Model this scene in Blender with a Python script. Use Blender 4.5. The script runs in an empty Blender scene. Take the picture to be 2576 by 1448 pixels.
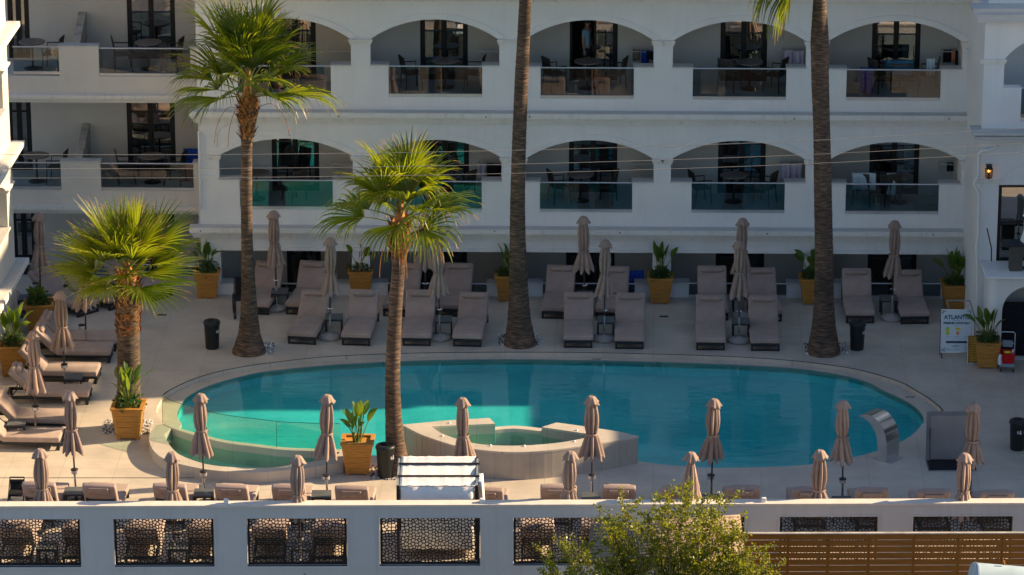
import bpy, bmesh, math, random
from mathutils import Vector, Matrix
from mathutils.geometry import delaunay_2d_cdt
R = math.radians
PI = math.pi
S = bpy.context.scene
C = bpy.data.collections.new('scene_objects'); S.collection.children.link(C)

# ------------------------------------------------------------------ camera
PITCH = R(18.263); FPX = 10300.0; CAM = Vector((0, -98.6, 32.54))
cd = bpy.data.cameras.new('camera'); cam = bpy.data.objects.new('camera', cd); C.objects.link(cam)
cam.location = CAM; cam.rotation_euler = (PI/2 - PITCH, 0, 0)
cd.sensor_width = 36; cd.lens = FPX/2576*36; cd.clip_start = 1; cd.clip_end = 3000
S.camera = cam
# ------------------------------------------------------------------ sky, sun, exposure
SUN_EL, SUN_AZ = R(27), R(11)
w = bpy.data.worlds.new('World'); S.world = w; w.use_nodes = True
nt = w.node_tree; bg = nt.nodes['Background']
sk = nt.nodes.new('ShaderNodeTexSky'); sk.sky_type = 'NISHITA'; sk.sun_disc = False
sk.sun_elevation = SUN_EL; sk.sun_rotation = PI/2 - SUN_AZ
sk.air_density = 1.0; sk.dust_density = 0.6; sk.ozone_density = 1.5
nt.links.new(sk.outputs[0], bg.inputs[0]); bg.inputs[1].default_value = 0.07
sd = bpy.data.lights.new('sun', 'SUN'); sd.energy = 5.0; sd.angle = R(0.6); sd.color = (1.0, 0.73, 0.42)
sun = bpy.data.objects.new('sun', sd); C.objects.link(sun)
sv = Vector((math.cos(SUN_EL)*math.cos(SUN_AZ), math.cos(SUN_EL)*math.sin(SUN_AZ), math.sin(SUN_EL)))
sun.rotation_euler = sv.to_track_quat('Z', 'Y').to_euler(); sun.location = (20, 5, 30)
S.view_settings.view_transform = 'Standard'; S.view_settings.look = 'None'
S.view_settings.gamma = 1; S.view_settings.exposure = 1.12

# ------------------------------------------------------------------ back-projection helpers (photo measured at 2576 px width)
def ray(px, py):
    f = Vector((0, math.cos(PITCH), -math.sin(PITCH))); u = Vector((0, math.sin(PITCH), math.cos(PITCH)))
    return f + Vector((1, 0, 0))*((px-1288)/FPX) + u*((724-py)/FPX)
def G(px, py, z=0.0):
    r = ray(px, py); t = (z-CAM.z)/r.z; p = CAM + r*t
    return Vector((p.x, p.y, z))
class Frame:
    def __init__(s, loc, rot):
        s.loc = Vector(loc); s.rot = rot
        s.m = Matrix.Translation(s.loc) @ Matrix.Rotation(rot, 4, 'Z'); s.inv = s.m.inverted()
    def hit(s, px, py, off=0.0):
        o = s.inv @ CAM; d = s.inv.to_3x3() @ ray(px, py)
        t = (off-o.y)/d.y; p = o + d*t
        return p.x, p.z

# ------------------------------------------------------------------ materials
def nodes(name):
    m = bpy.data.materials.new(name); m.use_nodes = True
    return m, m.node_tree, m.node_tree.nodes['Principled BSDF']
def mat(name, col, rough=0.7, var=0.12, scale=6.0, bump=0.0, bscale=60.0, metal=0.0, col2=None, spec=0.3, stretch=(1, 1, 1), coat=0, sheen=0, detail=6, rnd=0.0):
    m, t, b = nodes(name); N = t.nodes; L = t.links
    b.inputs['Roughness'].default_value = rough; b.inputs['Metallic'].default_value = metal
    b.inputs['Specular IOR Level'].default_value = spec
    b.inputs['Coat Weight'].default_value = coat; b.inputs['Sheen Weight'].default_value = sheen
    tc = N.new('ShaderNodeTexCoord'); mp = N.new('ShaderNodeMapping'); mp.inputs['Scale'].default_value = stretch
    L.new(tc.outputs['Object'], mp.inputs[0])
    no = N.new('ShaderNodeTexNoise'); no.inputs['Scale'].default_value = scale; no.inputs['Detail'].default_value = detail
    L.new(mp.outputs[0], no.inputs['Vector'])
    rp = N.new('ShaderNodeValToRGB'); rp.color_ramp.elements[0].position = 0.3; rp.color_ramp.elements[1].position = 0.7
    c2 = col2 if col2 else tuple(min(1, c*(1+var)) for c in col)
    c1 = tuple(c*(1-var) for c in col) if not col2 else col
    rp.color_ramp.elements[0].color = (*c1, 1); rp.color_ramp.elements[1].color = (*c2, 1)
    L.new(no.outputs[0], rp.inputs[0]); L.new(rp.outputs[0], b.inputs['Base Color'])
    if rnd:
        oi = N.new('ShaderNodeObjectInfo'); mr = N.new('ShaderNodeMapRange'); mr.inputs['To Min'].default_value = 1-rnd; mr.inputs['To Max'].default_value = 1+rnd
        vm = N.new('ShaderNodeVectorMath'); vm.operation = 'SCALE'
        L.new(oi.outputs['Random'], mr.inputs['Value']); L.new(rp.outputs[0], vm.inputs[0]); L.new(mr.outputs[0], vm.inputs['Scale']); L.new(vm.outputs[0], b.inputs['Base Color'])
    if bump:
        n2 = N.new('ShaderNodeTexNoise'); n2.inputs['Scale'].default_value = bscale; n2.inputs['Detail'].default_value = 4
        L.new(mp.outputs[0], n2.inputs['Vector'])
        bp = N.new('ShaderNodeBump'); bp.inputs['Strength'].default_value = bump; bp.inputs['Distance'].default_value = 0.02
        L.new(n2.outputs[0], bp.inputs['Height']); L.new(bp.outputs[0], b.inputs['Normal'])
    return m
def glassmat(name, tint, refl=0.12, rough=0.0, gcol=(1, 1, 1)):
    m, t, b = nodes(name); N = t.nodes; L = t.links; N.remove(b)
    tr = N.new('ShaderNodeBsdfTransparent'); tr.inputs[0].default_value = (*tint, 1)
    gl = N.new('ShaderNodeBsdfGlossy'); gl.inputs['Roughness'].default_value = rough; gl.inputs[0].default_value = (*gcol, 1)
    mx = N.new('ShaderNodeMixShader'); fr = N.new('ShaderNodeFresnel'); fr.inputs[0].default_value = 1.5
    ad = N.new('ShaderNodeMath'); ad.operation = 'ADD'; ad.use_clamp = True; ad.inputs[1].default_value = refl
    ge = N.new('ShaderNodeNewGeometry'); iv = N.new('ShaderNodeMath'); iv.operation = 'SUBTRACT'; iv.inputs[0].default_value = 1; L.new(ge.outputs['Backfacing'], iv.inputs[1])
    mu = N.new('ShaderNodeMath'); mu.operation = 'MULTIPLY'
    L.new(fr.outputs[0], ad.inputs[0]); L.new(ad.outputs[0], mu.inputs[0]); L.new(iv.outputs[0], mu.inputs[1]); L.new(mu.outputs[0], mx.inputs[0])
    L.new(tr.outputs[0], mx.inputs[1]); L.new(gl.outputs[0], mx.inputs[2])
    L.new(mx.outputs[0], N['Material Output'].inputs[0])
    return m
def stucco(name, col, dirt=(0.36, 0.35, 0.34), amt=0.14):
    m = mat(name, col, 0.9, 0.035, 1.3, 0.25, 90, spec=0.15)
    t = m.node_tree; N = t.nodes; L = t.links; b = N['Principled BSDF']
    src = b.inputs['Base Color'].links[0].from_socket
    tc = N.new('ShaderNodeTexCoord'); mp = N.new('ShaderNodeMapping'); mp.inputs['Scale'].default_value = (5, 5, 0.35)
    L.new(tc.outputs['Object'], mp.inputs[0])
    no = N.new('ShaderNodeTexNoise'); no.inputs['Scale'].default_value = 1.6; no.inputs['Detail'].default_value = 8
    L.new(mp.outputs[0], no.inputs['Vector'])
    mr = N.new('ShaderNodeMapRange'); mr.inputs['From Min'].default_value = 0.52; mr.inputs['From Max'].default_value = 0.85
    mr.inputs['To Max'].default_value = amt
    L.new(no.outputs[0], mr.inputs['Value'])
    mx = N.new('ShaderNodeMix'); mx.data_type = 'RGBA'
    L.new(mr.outputs[0], mx.inputs['Factor']); L.new(src, mx.inputs['A']); mx.inputs['B'].default_value = (*dirt, 1)
    L.new(mx.outputs['Result'], b.inputs['Base Color'])
    return m
def ledgemat(name, col):
    m = mat(name, col, 0.85, 0.3, 5, 0.2, 60, stretch=(0.5, 3, 3), col2=tuple(c*1.18 for c in col)); return m
def tilemat(name, c1, c2, tw, th, mortar, msize=0.004, rough=0.45, rot=0.0):
    m, t, b = nodes(name); N = t.nodes; L = t.links
    tc = N.new('ShaderNodeTexCoord'); mp = N.new('ShaderNodeMapping'); mp.inputs['Rotation'].default_value = (0, 0, rot)
    L.new(tc.outputs['Object'], mp.inputs[0])
    br = N.new('ShaderNodeTexBrick'); br.inputs['Scale'].default_value = 1; br.inputs['Brick Width'].default_value = tw
    br.inputs['Row Height'].default_value = th; br.inputs['Mortar Size'].default_value = msize; br.offset = 0.0
    br.inputs['Color1'].default_value = (*c1, 1); br.inputs['Color2'].default_value = (*c2, 1); br.inputs['Mortar'].default_value = (*mortar, 1)
    L.new(mp.outputs[0], br.inputs['Vector'])
    no = N.new('ShaderNodeTexNoise'); no.inputs['Scale'].default_value = 0.9; no.inputs['Detail'].default_value = 9; no.inputs['Roughness'].default_value = 0.65
    L.new(tc.outputs['Object'], no.inputs['Vector'])
    mr = N.new('ShaderNodeMapRange'); mr.inputs['From Min'].default_value = 0.3; mr.inputs['From Max'].default_value = 0.7
    mr.inputs['To Min'].default_value = 0.80; mr.inputs['To Max'].default_value = 1.1
    L.new(no.outputs[0], mr.inputs['Value'])
    vm = N.new('ShaderNodeVectorMath'); vm.operation = 'SCALE'
    L.new(br.outputs['Color'], vm.inputs[0]); L.new(mr.outputs[0], vm.inputs['Scale']); L.new(vm.outputs[0], b.inputs['Base Color'])
    b.inputs['Roughness'].default_value = rough; b.inputs['Specular IOR Level'].default_value = 0.35
    return m
def leafmat(name, col, trans=(0.3, 0.4, 0.03), tw=0.35, col2=None):
    m = mat(name, col, 0.38, 0.3, 3.0, col2=col2, spec=0.5)
    t = m.node_tree; N = t.nodes; L = t.links; b = N['Principled BSDF']
    tr = N.new('ShaderNodeBsdfTranslucent'); tr.inputs[0].default_value = (*trans, 1)
    mx = N.new('ShaderNodeMixShader'); mx.inputs[0].default_value = tw
    L.new(b.outputs[0], mx.inputs[1]); L.new(tr.outputs[0], mx.inputs[2]); L.new(mx.outputs[0], N['Material Output'].inputs[0])
    return m
def emit(name, col, s):
    m, t, b = nodes(name); b.inputs['Emission Color'].default_value = (*col, 1); b.inputs['Emission Strength'].default_value = s
    b.inputs['Base Color'].default_value = (*col, 1); return m

M = {}
M['stucco'] = stucco('white stucco', (0.77, 0.775, 0.78), amt=0.13)
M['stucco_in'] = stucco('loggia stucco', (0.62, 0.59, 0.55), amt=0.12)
M['stucco_w'] = stucco('warm stucco', (0.66, 0.63, 0.585), amt=0.12)
M['ledge'] = ledgemat('weathered ledge', (0.50, 0.50, 0.50))
M['cornice'] = stucco('cornice paint', (0.76, 0.745, 0.72), (0.30, 0.28, 0.26), 0.35)
M['wallwhite'] = stucco('terrace wall paint', (0.58, 0.59, 0.60), amt=0.3)
M['walltop'] = mat('wall coping', (0.68, 0.63, 0.58), 0.7, 0.08, 3)
M['deck'] = tilemat('deck porcelain', (0.54, 0.485, 0.42), (0.575, 0.51, 0.44), 1.2, 0.6, (0.40, 0.36, 0.31), 0.006, rot=R(2))
M['coping'] = tilemat('pool coping', (0.52, 0.47, 0.41), (0.56, 0.5, 0.44), 0.9, 0.9, (0.36, 0.33, 0.29))
M['spa'] = tilemat('spa cladding', (0.40, 0.37, 0.33), (0.44, 0.40, 0.36), 0.4, 2.5, (0.27, 0.25, 0.22), 0.005)
M['spatop'] = tilemat('spa coping', (0.55, 0.50, 0.45), (0.57, 0.52, 0.46), 0.8, 0.8, (0.4, 0.37, 0.33))
M['dark'] = mat('dark powder coat', (0.022, 0.025, 0.032), 0.45, 0.2, 8)
M['frame'] = mat('door frame dark', (0.018, 0.019, 0.021), 0.4, 0.2, 8)
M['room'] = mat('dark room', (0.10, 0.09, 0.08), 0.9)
M['curtain'] = mat('curtain', (0.26, 0.23, 0.21), 0.9, 0.3, 4, stretch=(6, 6, 0.3))
M['lcurtain'] = mat('pale curtain', (0.62, 0.57, 0.52), 0.9, 0.25, 4, stretch=(6, 6, 0.3))
M['cushion'] = mat('taupe cushion', (0.37, 0.285, 0.255), 0.92, 0.12, 3, 0.35, 160, sheen=0.1, rnd=0.10)
M['umb'] = mat('taupe umbrella cloth', (0.32, 0.235, 0.20), 0.85, 0.14, 4, 0.25, 130, rnd=0.14)
M['pole'] = mat('pole paint', (0.045, 0.04, 0.045), 0.4, 0.15)
M['steel'] = mat('brushed steel', (0.62, 0.63, 0.64), 0.18, 0.08, 3, metal=1.0, stretch=(1, 1, 12))
M['alu'] = mat('aluminium rail', (0.60, 0.62, 0.66), 0.35, 0.05, 5, metal=0.85)
M['stone'] = mat('umbrella base stone', (0.36, 0.33, 0.31), 0.9, 0.3, 40)
M['wood'] = mat('planter pine', (0.36, 0.165, 0.035), 0.55, 0.2, 5, 0.3, 40, col2=(0.52, 0.25, 0.055), stretch=(1.2, 1.2, 9), rnd=0.16)
M['woodd'] = mat('planter pine end', (0.30, 0.14, 0.035), 0.6, 0.25, 5, stretch=(1, 1, 6))
M['soil'] = mat('soil', (0.04, 0.03, 0.022), 0.95, 0.5, 30, 0.6, 50)
M['leaf'] = leafmat('strelitzia leaf', (0.04, 0.10, 0.015), (0.30, 0.42, 0.03), 0.35)
M['bushleaf'] = leafmat('ground foliage', (0.03, 0.07, 0.018), (0.12, 0.24, 0.03), 0.25, col2=(0.055, 0.12, 0.025))
M['palm'] = leafmat('palm frond', (0.030, 0.060, 0.005), (0.42, 0.50, 0.012), 0.40, col2=(0.075, 0.115, 0.010))
M['palmdry'] = leafmat('dry palm tip', (0.34, 0.22, 0.07), (0.5, 0.32, 0.1), 0.3)
M['petiole'] = leafmat('petiole', (0.16, 0.20, 0.04), (0.3, 0.35, 0.05), 0.15)
M['shrub'] = leafmat('shrub leaf', (0.07, 0.11, 0.008), (0.44, 0.45, 0.02), 0.38, col2=(0.18, 0.20, 0.015))
M['twig'] = mat('twig', (0.16, 0.11, 0.08), 0.8, 0.3, 10)
M['fiber'] = mat('palm boot fibre', (0.16, 0.07, 0.025), 0.85, 0.4, 9, 0.5, 40, col2=(0.52, 0.23, 0.075))
M['gravel'] = mat('pale gravel', (0.42, 0.40, 0.38), 0.9, 0.4, 30, 1.0, 30)
M['binpl'] = mat('bin plastic', (0.018, 0.022, 0.024), 0.4, 0.25, 5)
M['white'] = mat('white paint', (0.75, 0.75, 0.76), 0.6, 0.04)
M['fabricw'] = mat('white canopy fabric', (0.80, 0.80, 0.82), 0.85, 0.03, 4, 0.3, 20)
M['pink'] = mat('lilac towel', (0.62, 0.56, 0.72), 0.95, 0.12, 9, 0.4, 60)
M['towelw'] = mat('white towel', (0.62, 0.70, 0.74), 0.95, 0.1, 9, 0.4, 60)
M['blue'] = mat('blue towel', (0.02, 0.07, 0.42), 0.95, 0.2, 9, 0.4, 60)
M['teal'] = mat('teal cloth', (0.05, 0.22, 0.36), 0.95, 0.2, 9, 0.4, 60)
M['black'] = mat('black cloth', (0.015, 0.015, 0.02), 0.9, 0.3, 9)
M['rattan'] = mat('rattan', (0.075, 0.055, 0.045), 0.7, 0.3, 30)
M['tabletop'] = mat('table top', (0.20, 0.17, 0.15), 0.5, 0.15, 9)
M['red'] = mat('red bucket', (0.55, 0.01, 0.015), 0.35, 0.1)
M['greypl'] = mat('grey plastic', (0.25, 0.30, 0.36), 0.4, 0.1)
M['slat'] = mat('brown slat', (0.27, 0.105, 0.016), 0.6, 0.14, 3, stretch=(0.6, 3, 6))
M['metalroof'] = mat('corrugated sheet', (0.36, 0.30, 0.27), 0.75, 0.35, 2, 0.2, 30)
def roofmat():  # shade in the rib valleys is painted as dark stripes; noise mottles the sheet
    m, t, b = nodes('corrugated sheet shade stripes'); N = t.nodes; L = t.links
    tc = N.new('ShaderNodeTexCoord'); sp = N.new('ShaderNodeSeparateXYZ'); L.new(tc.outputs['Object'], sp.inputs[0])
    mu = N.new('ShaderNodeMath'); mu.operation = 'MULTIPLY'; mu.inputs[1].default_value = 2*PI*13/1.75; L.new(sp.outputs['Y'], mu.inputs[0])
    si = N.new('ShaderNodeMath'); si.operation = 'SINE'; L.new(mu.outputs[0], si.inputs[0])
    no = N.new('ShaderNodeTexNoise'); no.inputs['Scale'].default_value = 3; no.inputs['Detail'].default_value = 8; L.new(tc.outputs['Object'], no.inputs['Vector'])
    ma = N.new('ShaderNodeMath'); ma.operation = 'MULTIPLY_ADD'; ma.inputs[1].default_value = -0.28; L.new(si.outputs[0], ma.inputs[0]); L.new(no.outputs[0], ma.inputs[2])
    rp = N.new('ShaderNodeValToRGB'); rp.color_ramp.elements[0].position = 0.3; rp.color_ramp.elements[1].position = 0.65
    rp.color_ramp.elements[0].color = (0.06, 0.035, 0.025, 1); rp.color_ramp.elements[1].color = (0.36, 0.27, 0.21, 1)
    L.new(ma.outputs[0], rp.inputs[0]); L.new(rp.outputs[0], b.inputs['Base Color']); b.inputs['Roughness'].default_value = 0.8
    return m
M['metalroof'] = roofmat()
M['tank'] = mat('pale blue tank', (0.40, 0.52, 0.60), 0.5, 0.12, 2)
M['wire'] = mat('cable', (0.30, 0.28, 0.26), 0.6)
M['street'] = mat('street asphalt', (0.07, 0.068, 0.065), 0.9, 0.2, 2)
M['screen'] = mat('lasercut screen', (0.025, 0.022, 0.022), 0.45, 0.2)
M['railglass'] = glassmat('balcony glass', (0.58, 0.68, 0.72), 0.025)
M['doorglass'] = glassmat('door glass', (0.62, 0.68, 0.70), 0.26)
M['poolglass'] = glassmat('pool fence glass', (0.80, 0.92, 0.86), 0.02)
M['edgeglass'] = mat('glass edge', (0.02, 0.10, 0.08), 0.2)
M['boardwhite'] = mat('sign board white', (0.62, 0.68, 0.74), 0.5, 0.02)
M['ink'] = mat('sign ink', (0.02, 0.05, 0.10), 0.6, 0.02)
M['inkgrey'] = mat('sign grey ink', (0.22, 0.25, 0.28), 0.6, 0.02)
M['menuwood'] = mat('menu board wood', (0.36, 0.19, 0.04), 0.6, 0.2, 6)
M['lime'] = mat('lime print', (0.30, 0.55, 0.05), 0.6, 0.2, 30)
M['yellow'] = mat('yellow print', (0.75, 0.60, 0.03), 0.6, 0.2, 30)
M['orange'] = mat('orange print', (0.75, 0.25, 0.12), 0.6, 0.2, 30)
M['flower'] = mat('orange bloom', (0.85, 0.25, 0.02), 0.6)
M['lamp'] = emit('lamp glow', (1.0, 0.55, 0.08), 4)
M['lampgl'] = glassmat('lamp glass', (0.8, 0.6, 0.4), 0.05)
M['oldwall'] = mat('grubby partition', (0.42, 0.40, 0.37), 0.9, 0.3, 4, 0.2)
M['sign_w'] = M['white']

def trunkmat():
    m, t, b = nodes('palm bark'); N = t.nodes; L = t.links
    tc = N.new('ShaderNodeTexCoord')
    mp = N.new('ShaderNodeMapping'); mp.inputs['Scale'].default_value = (2.2, 2.2, 15.0); L.new(tc.outputs['Object'], mp.inputs[0])
    n1 = N.new('ShaderNodeTexNoise'); n1.inputs['Scale'].default_value = 2.2; n1.inputs['Detail'].default_value = 8; L.new(mp.outputs[0], n1.inputs['Vector'])
    n2 = N.new('ShaderNodeTexNoise'); n2.inputs['Scale'].default_value = 0.8; n2.inputs['Detail'].default_value = 5; L.new(tc.outputs['Object'], n2.inputs['Vector'])
    rp = N.new('ShaderNodeValToRGB'); e = rp.color_ramp.elements
    e[0].position = 0.32; e[0].color = (0.030, 0.024, 0.022, 1); e[1].position = 0.72; e[1].color = (0.24, 0.145, 0.09, 1)
    e2 = e.new(0.5); e2.color = (0.095, 0.062, 0.044, 1)
    L.new(n1.outputs[0], rp.inputs[0])
    mr = N.new('ShaderNodeMapRange'); mr.inputs['From Min'].default_value = 0.35; mr.inputs['From Max'].default_value = 0.65; mr.inputs['To Min'].default_value = 0.65; mr.inputs['To Max'].default_value = 1.25
    L.new(n2.outputs[0], mr.inputs['Value'])
    vm = N.new('ShaderNodeVectorMath'); vm.operation = 'SCALE'; L.new(rp.outputs[0], vm.inputs[0]); L.new(mr.outputs[0], vm.inputs['Scale'])
    L.new(vm.outputs[0], b.inputs['Base Color']); b.inputs['Roughness'].default_value = 0.9
    bp = N.new('ShaderNodeBump'); bp.inputs['Strength'].default_value = 0.7; bp.inputs['Distance'].default_value = 0.03
    L.new(n1.outputs[0], bp.inputs['Height']); L.new(bp.outputs[0], b.inputs['Normal'])
    return m
M['bark'] = trunkmat()
def watermat(name, tint, strength=0.10, scale=(0.9, 2.2, 1)):
    m, t, b = nodes(name); N = t.nodes; L = t.links; N.remove(b)
    tr = N.new('ShaderNodeBsdfTransparent'); tr.inputs[0].default_value = (*tint, 1)
    gl = N.new('ShaderNodeBsdfGlossy'); gl.inputs['Roughness'].default_value = 0.03
    fr = N.new('ShaderNodeFresnel'); fr.inputs[0].default_value = 1.5
    tc = N.new('ShaderNodeTexCoord'); mp = N.new('ShaderNodeMapping'); mp.inputs['Scale'].default_value = scale
    L.new(tc.outputs['Object'], mp.inputs[0])
    no = N.new('ShaderNodeTexNoise'); no.inputs['Scale'].default_value = 1.5; no.inputs['Detail'].default_value = 4; no.inputs['Roughness'].default_value = 0.5
    no.inputs['Distortion'].default_value = 0.6
    L.new(mp.outputs[0], no.inputs['Vector'])
    # calm and rippled patches
    n2 = N.new('ShaderNodeTexNoise'); n2.inputs['Scale'].default_value = 0.28; n2.inputs['Detail'].default_value = 3; L.new(tc.outputs['Object'], n2.inputs['Vector'])
    mr = N.new('ShaderNodeMapRange'); mr.inputs['From Min'].default_value = 0.4; mr.inputs['From Max'].default_value = 0.65; mr.inputs['To Min'].default_value = strength*0.3; mr.inputs['To Max'].default_value = strength*2.2
    L.new(n2.outputs[0], mr.inputs['Value'])
    bp = N.new('ShaderNodeBump'); bp.inputs['Distance'].default_value = 0.05
    L.new(mr.outputs[0], bp.inputs['Strength']); L.new(no.outputs[0], bp.inputs['Height'])
    L.new(bp.outputs[0], gl.inputs['Normal']); L.new(bp.outputs[0], fr.inputs['Normal'])
    ge = N.new('ShaderNodeNewGeometry'); iv = N.new('ShaderNodeMath'); iv.operation = 'SUBTRACT'; iv.inputs[0].default_value = 1; L.new(ge.outputs['Backfacing'], iv.inputs[1])
    mu = N.new('ShaderNodeMath'); mu.operation = 'MULTIPLY'; L.new(fr.outputs[0], mu.inputs[0]); L.new(iv.outputs[0], mu.inputs[1])
    mx = N.new('ShaderNodeMixShader'); L.new(mu.outputs[0], mx.inputs[0]); L.new(tr.outputs[0], mx.inputs[1]); L.new(gl.outputs[0], mx.inputs[2])
    L.new(mx.outputs[0], N['Material Output'].inputs[0])
    return m
M['water'] = watermat('pool water', (0.34, 0.94, 0.92), 0.13)
M['spawater'] = watermat('spa water', (0.55, 0.88, 0.80), 0.06)
def basinmat(name, c1, c2):
    m, t, b = nodes(name); N = t.nodes; L = t.links
    tc = N.new('ShaderNodeTexCoord')
    n1 = N.new('ShaderNodeTexNoise'); n1.inputs['Scale'].default_value = 0.5; n1.inputs['Detail'].default_value = 5; L.new(tc.outputs['Object'], n1.inputs['Vector'])
    mp = N.new('ShaderNodeMapping'); mp.inputs['Scale'].default_value = (1.0, 1.6, 1); L.new(tc.outputs['Object'], mp.inputs[0])
    n2 = N.new('ShaderNodeTexNoise'); n2.inputs['Scale'].default_value = 2.2; n2.inputs['Detail'].default_value = 3; n2.inputs['Distortion'].default_value = 2.0; L.new(mp.outputs[0], n2.inputs['Vector'])
    ad = N.new('ShaderNodeMath'); ad.operation = 'MULTIPLY_ADD'; ad.inputs[1].default_value = 0.4; L.new(n2.outputs[0], ad.inputs[0]); L.new(n1.outputs[0], ad.inputs[2])
    rp = N.new('ShaderNodeValToRGB'); rp.color_ramp.elements[0].position = 0.5; rp.color_ramp.elements[1].position = 0.9
    rp.color_ramp.elements[0].color = (*c1, 1); rp.color_ramp.elements[1].color = (*c2, 1)
    L.new(ad.outputs[0], rp.inputs[0]); L.new(rp.outputs[0], b.inputs['Base Color']); b.inputs['Roughness'].default_value = 0.7
    return m
M['basin'] = basinmat('pool mosaic', (0.15, 0.40, 0.48), (0.30, 0.56, 0.63))
M['basin2'] = basinmat('shallow mosaic', (0.34, 0.60, 0.54), (0.50, 0.74, 0.66))

# ------------------------------------------------------------------ mesh builder
class MB:
    def __init__(s): s.v = []; s.f = []; s.mi = []; s.sm = []
    def add(s, vs, fs, mi=0, sm=False, mtx=None):
        o = len(s.v)
        s.v += [tuple(mtx @ Vector(v)) if mtx else tuple(v) for v in vs]
        for f in fs: s.f.append(tuple(i+o for i in f)); s.mi.append(mi); s.sm.append(sm)
    def box(s, c, d, mi=0, rot=None, mtx=None):
        x, y, z = d[0]/2, d[1]/2, d[2]/2
        vs = [Vector((a*x, b*y, e*z)) for e in (-1, 1) for a, b in ((-1, -1), (1, -1), (1, 1), (-1, 1))]
        if rot: vs = [rot @ v for v in vs]
        vs = [v + Vector(c) for v in vs]
        s.add(vs, [(3, 2, 1, 0), (4, 5, 6, 7), (0, 1, 5, 4), (1, 2, 6, 5), (2, 3, 7, 6), (3, 0, 4, 7)], mi, False, mtx)
    def b2(s, x0, x1, y0, y1, z0, z1, mi=0): s.box(((x0+x1)/2, (y0+y1)/2, (z0+z1)/2), (x1-x0, y1-y0, z1-z0), mi)
    def rbox(s, c, d, r=0.02, seg=3, mi=0, rot=None):
        bm = bmesh.new(); bmesh.ops.create_cube(bm, size=1)
        for v in bm.verts: v.co = Vector((v.co.x*d[0], v.co.y*d[1], v.co.z*d[2]))
        bmesh.ops.bevel(bm, geom=bm.edges[:], offset=min(r, min(d)*0.48), segments=seg, profile=0.5, affect='EDGES')
        bm.verts.ensure_lookup_table(); bm.normal_update()
        vs = [(rot @ v.co if rot else v.co) + Vector(c) for v in bm.verts]
        s.add(vs, [tuple(v.index for v in f.verts) for f in bm.faces], mi, True); bm.free()
    def tube(s, pts, rad, n=8, mi=0, cap=True, sm=True):
        pts = [Vector(p) for p in pts]; k = len(pts)
        rs = rad if isinstance(rad, (list, tuple)) else [rad]*k
        vs = []; prev = None
        for i, p in enumerate(pts):
            d = (pts[min(i+1, k-1)] - pts[max(i-1, 0)])
            d = d.normalized() if d.length > 1e-9 else Vector((0, 0, 1))
            if prev is None:
                a = Vector((1, 0, 0)) if abs(d.x) < 0.9 else Vector((0, 1, 0)); a = (a - d*a.dot(d)).normalized()
            else:
                a = prev - d*prev.dot(d); a = a.normalized() if a.length > 1e-6 else prev
            prev = a; b = d.cross(a)
            for j in range(n):
                t = 2*PI*j/n; vs.append(p + (a*math.cos(t) + b*math.sin(t))*rs[i])
        fs = [(i*n+j, i*n+(j+1) % n, (i+1)*n+(j+1) % n, (i+1)*n+j) for i in range(k-1) for j in range(n)]
        s.add(vs, fs, mi, sm)
        if cap: s.add(vs[:n], [tuple(range(n))[::-1]], mi); s.add(vs[-n:], [tuple(range(n))], mi)
    def lathe(s, prof, n=24, c=(0, 0, 0), mi=0, fn=None, sm=True, cap=True):
        vs = []
        for i, (r, z) in enumerate(prof):
            for j in range(n):
                t = 2*PI*j/n; rr = fn(t, z, r, i) if fn else r
                vs.append((c[0]+rr*math.cos(t), c[1]+rr*math.sin(t), c[2]+z))
        k = len(prof)
        fs = [(i*n+j, i*n+(j+1) % n, (i+1)*n+(j+1) % n, (i+1)*n+j) for i in range(k-1) for j in range(n)]
        s.add(vs, fs, mi, sm)
        if cap: s.add(vs[:n], [tuple(range(n))[::-1]], mi); s.add(vs[-n:], [tuple(range(n))], mi)
    def build(s, name, mats, parent=None, mtx=None):
        me = bpy.data.meshes.new(name); me.from_pydata(s.v, [], s.f)
        for m in (mats if isinstance(mats, (list, tuple)) else [mats]): me.materials.append(m)
        me.polygons.foreach_set('material_index', s.mi); me.polygons.foreach_set('use_smooth', s.sm); me.update()
        o = bpy.data.objects.new(name, me); C.objects.link(o)
        if parent: o.parent = parent
        return o
def tag(o, label=None, cat=None, group=None, kind=None):
    if label: o['label'] = label
    if cat: o['category'] = cat
    if group: o['group'] = group
    if kind: o['kind'] = kind
    return o
def empty(name, loc, rz=0, label=None, cat=None, group=None):
    o = bpy.data.objects.new(name, None); C.objects.link(o); o.location = loc; o.rotation_euler = (0, 0, rz); o.empty_display_size = 0.2
    return tag(o, label, cat, group)
def copy_tree(o, parent=None):
    c = o.copy(); C.objects.link(c)
    if parent: c.parent = parent
    for ch in list(o.children): copy_tree(ch, c)
    return c
def place(proto, loc, rz=0, label=None, used=set(), sc=None):
    if proto.name not in used: used.add(proto.name); o = proto
    else: o = copy_tree(proto)
    o.location = loc; o.rotation_euler = (0, 0, rz)
    if sc: o.scale = (sc, sc, sc)
    if label: o['label'] = label
    return o
def inpoly(x, y, P):
    c = False; n = len(P); j = n-1
    for i in range(n):
        if (P[i][1] > y) != (P[j][1] > y) and x < (P[j][0]-P[i][0])*(y-P[i][1])/(P[j][1]-P[i][1])+P[i][0]: c = not c
        j = i
    return c
def area(P): return sum(P[i][0]*P[(i+1) % len(P)][1]-P[(i+1) % len(P)][0]*P[i][1] for i in range(len(P)))/2
def ccw(P): return P if area(P) > 0 else P[::-1]
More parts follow.
